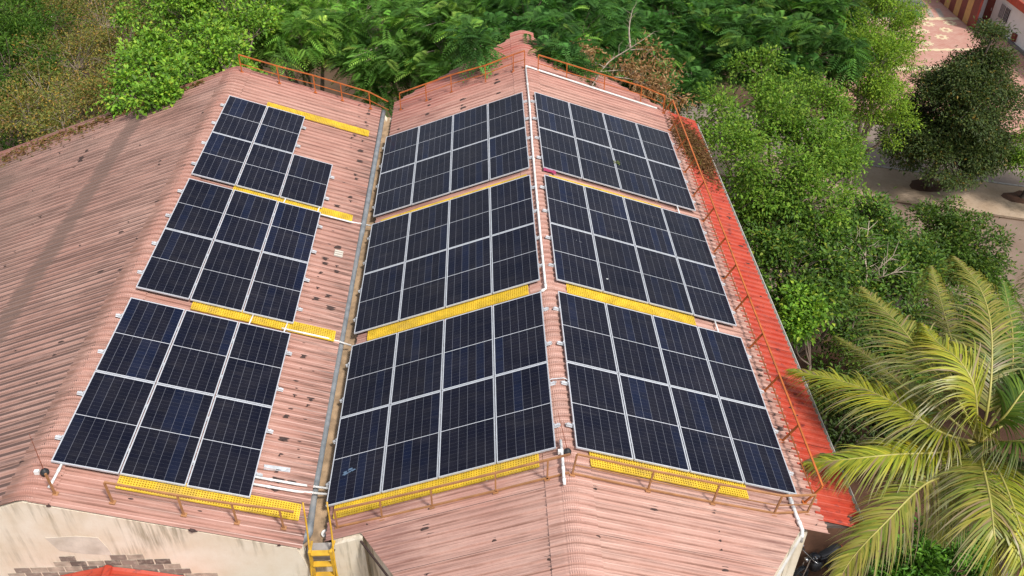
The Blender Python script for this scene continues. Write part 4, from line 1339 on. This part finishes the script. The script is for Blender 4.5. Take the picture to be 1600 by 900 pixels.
# --- low growth
tree('sapling', 'small bright green sapling close to the red eaves strip', (10.5, 20.2), PX((1248, 475, 7.6, .45), (1262, 500, 7.3, .4), (1245, 510, 7.2, .35), (1262, 470, 7.5, .35)), 'round', 16, 5, .8, .05, 'bark', twigs=.4, fork=.75)
tree('garden_shrub', 'glossy big-leaved shrub in the lower right corner under the palm', (12.9, 15.6),
     PX((1390, 880, 2.4, .55), (1430, 865, 2.7, .6), (1475, 850, 3.1, .65), (1500, 880, 2.6, .6), (1450, 895, 2.4, .6), (1520, 850, 2.7, .5), (1415, 905, 2.2, .6), (1540, 890, 2.3, .5)), 'shrub', 17, 7, 1.2, .05, 'bark', group=None, cat='shrub', twigs=.3)
tree('undergrowth_bush', 'dark low bush below the palm crown', (13.5, 20.5), PX((1330, 560, 3, 1.2), (1380, 600, 2.5, 1.2), (1300, 600, 2.5, 1.0), (1430, 560, 3, 1.3), (1400, 530, 3.5, 1.2)), 'gloss', 18, 3.0, 1., .08, 'bark_dark', twigs=.2, cat='bush')
tree('undergrowth_bush', 'dark low bush on the road side of the palm', (17.5, 24.5), PX((1500, 520, 2.5, 1.3), (1560, 560, 2.5, 1.3), (1450, 500, 3, 1.2), (1540, 480, 2.5, 1.2), (1600, 600, 2.5, 1.3)), 'gloss', 19, 3.0, 1., .08, 'bark_dark', twigs=.2, cat='bush')
tree('undergrowth_bush', 'dark low bush against the hall wall below the red eaves', (9.6, 18.5), PX((1290, 650, 2.2, 1.1), (1330, 640, 2.2, 1.1), (1370, 660, 2.0, 1.1), (1410, 640, 2.2, 1.1), (1350, 700, 1.6, .9), (1440, 690, 1.8, 1.0)), 'gloss', 20, 2.6, 1., .08, 'bark_dark', twigs=.2, cat='bush', cols=[(.03, .06, .014), (.045, .085, .018)], w=[1, 1])  # leaves coloured extra dark to stand in for deep shade beside the palm
# --- farther trees closing the view behind
for i, (px, py, z, lab, kd, cl) in enumerate(((60, -30, 6, 'shaded tree far behind the olive thicket', 'long', None), (300, -40, 6, 'shaded tree far behind the round-leaved tree', 'lime', None), (480, -45, 5, 'shaded tree far behind the left roof', 'fern', GULL),
                                             (640, -40, 6, 'shaded tree far behind the valley', 'fern', GULL), (840, -50, 6, 'shaded tree far behind the roof peak', 'fern', GUL), (1020, -50, 6, 'shaded tree far behind the right slope', 'fern', GUL), (1240, -50, 6, 'shaded tree far behind the blue-green tree', 'fern', GUL), (1350, -35, 5, 'shaded tree behind the narrow tree', 'fine', None))):
    c = at(px, py, z=z); r = random.Random(50 + i)
    lobes = [((c.x + r.uniform(-3.6, 3.6), c.y + r.uniform(-3.5, 2.5), z + r.uniform(-2., 1.5)), r.uniform(1.6, 2.3)) for _ in range(9)]
    if i in (6, 7): lobes = [((x - 1.2, y, z_), rr) for (x, y, z_), rr in lobes]
    tree('background_tree', lab, (c.x, c.y), lobes, kd, 60 + i, 1.5, .8, .2, 'bark', 'farther trees', cols=cl, w=[4, 3, 3, 1] if cl else None, twigs=.15, flen=.95, per=6)


# ------------------------------------------------------------------ dead branches
def branchy(name, label, root, tips, mat, r0, seed, cat='branch', leaf=None, leafy=()):
    r = random.Random(seed); g = np.random.default_rng(seed)
    root = Vector(root); t = thing(name, label, cat, T(*root))
    mb = MB(); ends = []
    for ti, tp in enumerate(tips):
        path = [Vector(p) - root for p in tp[0]]
        pth = smooth_path(path, 4); k = len(pth)
        mb.tube(pth, [r0 * tp[1] * (1 - .75 * i / (k - 1)) for i in range(k)], 6)
        for j in range(2, k):
            for _ in range(3):
                if r.random() < .6:
                    d = (pth[j] - pth[j - 1]).normalized() * .5 + Vector((r.gauss(0, .5), r.gauss(0, .5), r.gauss(.15, .35)))
                    e = pth[j] + d * r.uniform(.25, .75)
                    m_ = pth[j].lerp(e, .5) + Vector((r.gauss(0, .05), r.gauss(0, .05), .05))
                    mb.tube([pth[j], m_, e], [r0 * .3, r0 * .2, r0 * .06], 4, False)
                    if ti in leafy or not leafy: ends.append(e)
    mb.build('limb', MAT[mat], t, None, True)
    if leaf:
        pts = np.array([e for e in ends]); n = leaf
        N = len(pts) * n
        off = g.normal(size=(N, 3)) * .16
        co, f, col = leaves(np.repeat(pts, n, 0) + off, norm(off) + np.array([[0, 0, -.7]]) + g.normal(size=(N, 3)) * .3, g.normal(size=(N, 3)), .16 * g.uniform(.6, 1.4, N), .055 * g.uniform(.6, 1.2, N),
                            palette(g, N, [(.36, .235, .14), (.26, .15, .08), (.44, .32, .21)], [3, 3, 2]), .3)
        o = link('dead_leaves', raw_mesh('dead_leaves', co, f, 3, col, MAT['leaf']), t); o['kind'] = 'stuff'


MAT['dead_wood'] = simple('dead_wood', (.42, .34, .26), .9, 0, .2, 8, .3)
c0 = at(1352, 445, z=6.2)
branchy('bare_tree', 'leafless pale grey tree among the glossy green trees', (c0.x, c0.y, 0), [([(c0.x, c0.y, 0), (c0.x, c0.y, 3), c0, at(1352, 400, z=7.2), at(1358, 345, z=8.2)], 1.),
        ([at(1354, 430, z=6.5), at(1330, 415, z=7), at(1300, 408, z=7.4)], .6), ([at(1356, 435, z=6.4), at(1375, 418, z=7), at(1395, 400, z=7.4)], .6), ([at(1354, 440, z=6.3), at(1380, 432, z=6.8), at(1400, 425, z=7)], .5), ([at(1352, 400, z=7.2), at(1335, 378, z=7.7), at(1318, 390, z=7.8)], .5), ([at(1352, 395, z=7.2), at(1372, 385, z=7.6)], .45)], 'dead_wood', .05, 5, 'tree')
branchy('broken_branch', 'broken branch with brown dead leaves leaning on the rear rail of the right slope', at(925, 134, z=12.0),
        [([at(925, 134, z=12.0), at(950, 98, z=12.1), at(985, 75, z=12.0), at(1020, 52, z=11.8)], 1.2), ([at(985, 75, z=12.0), at(983, 45, z=12.3), at(988, 15, z=12.5)], 1.4), ([at(985, 78, z=11.9), at(1010, 78, z=11.8), at(1030, 95, z=11.5)], 1.), ([at(945, 105, z=12), at(925, 95, z=12.1), at(905, 85, z=12)], .7),
         ([at(960, 120, z=11.7), at(990, 125, z=11.5), at(1010, 138, z=11.3)], .8), ([at(940, 112, z=11.9), at(975, 110, z=11.7), at(1000, 120, z=11.5)], .7), ([at(990, 128, z=11.6), at(1020, 135, z=11.4), at(1048, 150, z=11.2)], .7)], 'bark_pale', .027, 6, 'branch', 30, (2, 3, 4, 5, 6))
g = np.random.default_rng(9)
# wind-blown litter caught on the far end of the red strip
N = 5200
uu = g.normal(5.65, .30, N); yy = 25.1 + g.normal(0, .9, N) - (uu - 5.6) * 1.1
ok = (uu > 4.95) & (uu < 6.18) & (yy < 27.1); uu, yy = uu[ok], yy[ok]; N = len(uu)
hgt = .03 + np.abs(g.normal(0, .05, N)) * np.exp(-((yy - 25) / 1.2) ** 2)
loc = np.stack([uu, yy, hgt], 1)
M3 = np.array(FR['CR'].to_3x3()); T3 = np.array(FR['CR'].translation)
co, f, col = leaves(loc @ M3.T + T3, g.normal(size=(N, 3)) * np.array([[1, 1, .25]]), np.array([[0, 0, 1.]]) + g.normal(size=(N, 3)) * .3, .11 * g.uniform(.5, 1.6, N), .03 * g.uniform(.5, 1.5, N), palette(g, N, [(.15, .085, .045), (.10, .055, .03), (.24, .16, .08), (.14, .13, .04)], [4, 4, 2, 1]))
o = link('leaf_litter', raw_mesh('leaf_litter', co, f, 3, col, MAT['leaf'])); tag(o, 'brown leaf litter heaped on the far end of the red eaves strip', 'leaf litter', kind='stuff')
N = 1500
xx = g.uniform(-18, -9, N) ** 1; vy = 26.75 - np.abs(g.normal(0, .55, N)) * np.clip((-9.5 - xx) / 5, .15, 1.6)
uu = (xx - XL) / CS; loc = np.stack([uu, vy, np.full(N, .035) + np.abs(g.normal(0, .02, N))], 1)
M3 = np.array(FR['LO'].to_3x3()); T3 = np.array(FR['LO'].translation)
co, f, col = leaves(loc @ M3.T + T3, g.normal(size=(N, 3)) * np.array([[1, 1, .2]]), np.array([[0, 0, 1.]]) + g.normal(size=(N, 3)) * .3, .12 * g.uniform(.5, 1.5, N), .05 * g.uniform(.5, 1.5, N), palette(g, N, [(.15, .085, .045), (.20, .13, .05), (.13, .14, .04)], [4, 3, 3]))
o = link('leaf_litter', raw_mesh('leaf_litter', co, f, 3, col, MAT['leaf'])); tag(o, 'scattered dry leaves along the rear edge of the left outer roof slope', 'leaf litter', kind='stuff')
# green sprig lying on a panel
spg = thing('leaf_sprig', 'small green leaf sprig lying on a far panel of the right array', 'sprig', FR['CR'] @ T(u_of('CR', 3.77, TOP), 22.27, TOP + .01))
N = 16
co, f, col = leaves(g.normal(0, .05, (N, 3)) * np.array([[1, 1, .2]]), g.normal(size=(N, 3)) * np.array([[1, 1, .1]]), np.tile([[0, 0, 1.]], (N, 1)), np.full(N, .11), np.full(N, .04), palette(g, N, [(.12, .17, .06)], [1]))
link('leaves', raw_mesh('leaves', co, f, 3, col, MAT['leaf']), spg)
MB().tube([(-.1, 0, 0), (.1, .02, .01)], .004, 4).build('stem', MAT['bark'], spg)

# ------------------------------------------------------------------ coconut palm
MAT['frond'] = leaf_mat('palm_leaflet', .42, .28, .5)
MAT['rachis'] = simple('frond_midrib', (.40, .36, .09), .5, 0, .15, 5)
CROWN = at(1528, 692, z=10.9)
palm = thing('coconut_palm', 'coconut palm with long arching yellow-green fronds beside the red eaves', 'palm', T(CROWN.x + 4.6, CROWN.y + 2.0, 0))
PB = Vector((CROWN.x + 4.6, CROWN.y + 2.0, 0))
tr = MB(); pth = smooth_path([(0, 0, -.1), (-1.0, -.5, 4), (-2.7, -1.2, 8), CROWN - PB - Vector((0, 0, .2))], 8)
tr.tube(pth, [.2 - .07 * i / (len(pth) - 1) + (.012 if i % 2 else 0) for i in range(len(pth))], 10)
tr.build('trunk', MAT['bark'], palm, None, True)


def frond(ctrl, seed, leaf_len=.75, cols=None, w=None, npair=150, gravity=.66, wid=.036):
    g = np.random.default_rng(seed)
    pth = smooth_path([Vector(p) - PB for p in ctrl], 10)
    P_ = np.array([tuple(p) for p in pth]); n = len(P_)
    seg = np.linalg.norm(np.diff(P_, axis=0), axis=1); s = np.concatenate([[0], np.cumsum(seg)]); tot = s[-1]
    fr_ = MB().tube(pth, [.034 * (1 - .88 * i / (n - 1)) for i in range(n)], 6).build('frond', MAT['rachis'], palm, None, True)
    ts = np.repeat(np.linspace(.14, .995, npair), 2)
    side = np.tile([-1, 1], npair).astype(float)
    ts = np.clip(ts + g.normal(0, .002, len(ts)), .1, 1)
    pos = np.stack([np.interp(ts * tot, s, P_[:, k]) for k in range(3)], 1)
    tan = norm(np.stack([np.interp(np.minimum(ts * tot + .15, tot), s, P_[:, k]) - np.interp(np.maximum(ts * tot - .15, 0), s, P_[:, k]) for k in range(3)], 1))
    sd = norm(np.cross(tan, np.array([[0, 0, 1.]])))
    L = 1.42 * leaf_len * (np.sin(np.pi * np.clip(ts * .86 + .14, 0, 1)) ** .55) * g.uniform(.68, 1.12, len(ts))
    L = np.maximum(L, .18)
    d0 = norm(sd * side[:, None] * (1. - .45 * ts)[:, None] + tan * (.55 + .5 * ts)[:, None] + np.array([[0, 0, .02]]) + g.normal(size=(len(ts), 3)) * .075)
    keep = g.random(len(ts)) > .04 + .10 * (np.sin(ts * 23 + seed) > .8)
    ts, side, pos, tan, sd, L, d0 = (q[keep] for q in (ts, side, pos, tan, sd, L, d0))
    N = len(ts); K = 5
    c = np.array([[.92, 1.08, .8]]) * palette(g, N, cols or [(.20, .24, .035), (.27, .27, .04), (.13, .19, .03)], w or [4, 3, 3])
    cos, cls = [], []
    p = pos.copy(); d = d0.copy()
    wd = norm(tan - d * (tan * d).sum(1, keepdims=True))
    prof = [.55, 1, .95, .7, .38, .06]
    dry = g.random(N) < .38
    gv = g.uniform(.8, 1.35, (N, 1))
    dead = g.random(N) < .06
    c[dead] = np.array([.36, .26, .13])
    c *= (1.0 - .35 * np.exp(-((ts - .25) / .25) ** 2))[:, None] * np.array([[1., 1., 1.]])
    for k in range(K + 1):
        ww = (wid * prof[k] * .5) * np.ones((N, 1))
        cos.append(np.stack([p - wd * ww, p + wd * ww], 1))
        f_ = k / K
        tipc = np.array([[.52, .46, .30]])
        mixf = (np.clip((f_ - .4) * 1.5, 0, .85) * np.where(dry, 1., .25))[:, None]
        cc = c * (1 - mixf) + tipc * mixf
        cls.append(np.stack([cc, cc], 1))
        p = p + d * (L / K)[:, None]
        d = norm(d + np.array([[0, 0, -1.]]) * gravity * gv * (.35 + .5 * f_) + g.normal(size=(N, 3)) * .03)
    co = np.stack(cos, 1).reshape(-1, 3); cl = np.stack(cls, 1).reshape(-1, 3)     # N, K+1, 2
    b = (np.arange(N) * (K + 1) * 2)[:, None, None] + (np.arange(K) * 2)[None, :, None]
    f = (b + np.array([0, 1, 3, 2])[None, None]).ravel()
    o = link('leaflets', raw_mesh('leaflets', co, f, 4, cl, MAT['frond'], True), fr_); o['kind'] = 'stuff'


YEL = [(0.450, 0.413, 0.056), (0.350, 0.350, 0.050), (0.250, 0.288, 0.044)]
GRN = [(0.120, 0.216, 0.036), (0.180, 0.264, 0.042), (0.084, 0.156, 0.030)]
OLV = [(0.264, 0.264, 0.060), (0.192, 0.228, 0.048), (0.360, 0.312, 0.108)]
C0 = CROWN
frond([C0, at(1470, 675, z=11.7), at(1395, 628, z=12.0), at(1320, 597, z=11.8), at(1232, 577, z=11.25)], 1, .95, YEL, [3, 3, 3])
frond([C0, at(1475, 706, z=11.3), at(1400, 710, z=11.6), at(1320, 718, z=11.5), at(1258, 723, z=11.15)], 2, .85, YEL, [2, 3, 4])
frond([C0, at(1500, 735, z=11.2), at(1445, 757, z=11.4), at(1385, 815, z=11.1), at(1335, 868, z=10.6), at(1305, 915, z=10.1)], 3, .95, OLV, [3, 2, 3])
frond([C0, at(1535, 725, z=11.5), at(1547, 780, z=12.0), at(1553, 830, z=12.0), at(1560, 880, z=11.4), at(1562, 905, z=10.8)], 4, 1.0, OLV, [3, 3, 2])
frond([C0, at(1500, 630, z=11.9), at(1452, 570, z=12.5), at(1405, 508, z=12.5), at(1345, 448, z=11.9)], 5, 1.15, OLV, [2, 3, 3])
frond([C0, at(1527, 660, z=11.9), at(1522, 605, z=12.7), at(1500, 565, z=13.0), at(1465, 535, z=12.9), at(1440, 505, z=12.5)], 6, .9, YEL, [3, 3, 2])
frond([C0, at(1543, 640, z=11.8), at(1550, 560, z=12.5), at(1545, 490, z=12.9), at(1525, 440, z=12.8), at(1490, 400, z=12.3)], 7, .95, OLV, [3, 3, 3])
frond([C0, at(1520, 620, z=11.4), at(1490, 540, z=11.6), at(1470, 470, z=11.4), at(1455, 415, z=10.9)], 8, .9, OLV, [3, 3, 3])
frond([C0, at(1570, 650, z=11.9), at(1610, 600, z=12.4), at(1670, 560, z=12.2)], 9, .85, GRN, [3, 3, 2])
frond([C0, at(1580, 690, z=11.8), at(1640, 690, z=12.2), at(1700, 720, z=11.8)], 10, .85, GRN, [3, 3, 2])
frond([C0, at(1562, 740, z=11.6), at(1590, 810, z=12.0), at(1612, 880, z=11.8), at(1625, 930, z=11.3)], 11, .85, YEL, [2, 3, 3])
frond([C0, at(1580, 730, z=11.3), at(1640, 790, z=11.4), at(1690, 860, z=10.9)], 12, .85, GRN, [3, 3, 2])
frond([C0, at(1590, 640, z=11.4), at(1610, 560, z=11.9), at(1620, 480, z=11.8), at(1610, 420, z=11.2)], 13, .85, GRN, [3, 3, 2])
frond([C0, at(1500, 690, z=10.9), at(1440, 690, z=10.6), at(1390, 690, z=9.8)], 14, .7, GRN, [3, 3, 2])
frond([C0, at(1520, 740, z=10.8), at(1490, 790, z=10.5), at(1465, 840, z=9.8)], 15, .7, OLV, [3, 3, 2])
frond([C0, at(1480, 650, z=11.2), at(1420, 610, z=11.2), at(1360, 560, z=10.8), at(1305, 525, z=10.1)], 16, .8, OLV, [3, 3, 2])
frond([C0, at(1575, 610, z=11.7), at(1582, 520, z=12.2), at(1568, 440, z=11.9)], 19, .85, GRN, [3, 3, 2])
nut = MB().lathe([(.0, -.14), (.07, -.12), (.115, -.04), (.12, .03), (.08, .11), (.0, .14)], 12).mesh('coconut', simple('green_coconut', (.20, .19, .04), .5, 0, .2, 6), True)
for k in range(6):
    a = k * 1.05
    link('coconut', nut, palm, T(*(CROWN - PB)) @ T(.24 * math.cos(a), .24 * math.sin(a), -.32 - .06 * (k % 2)))
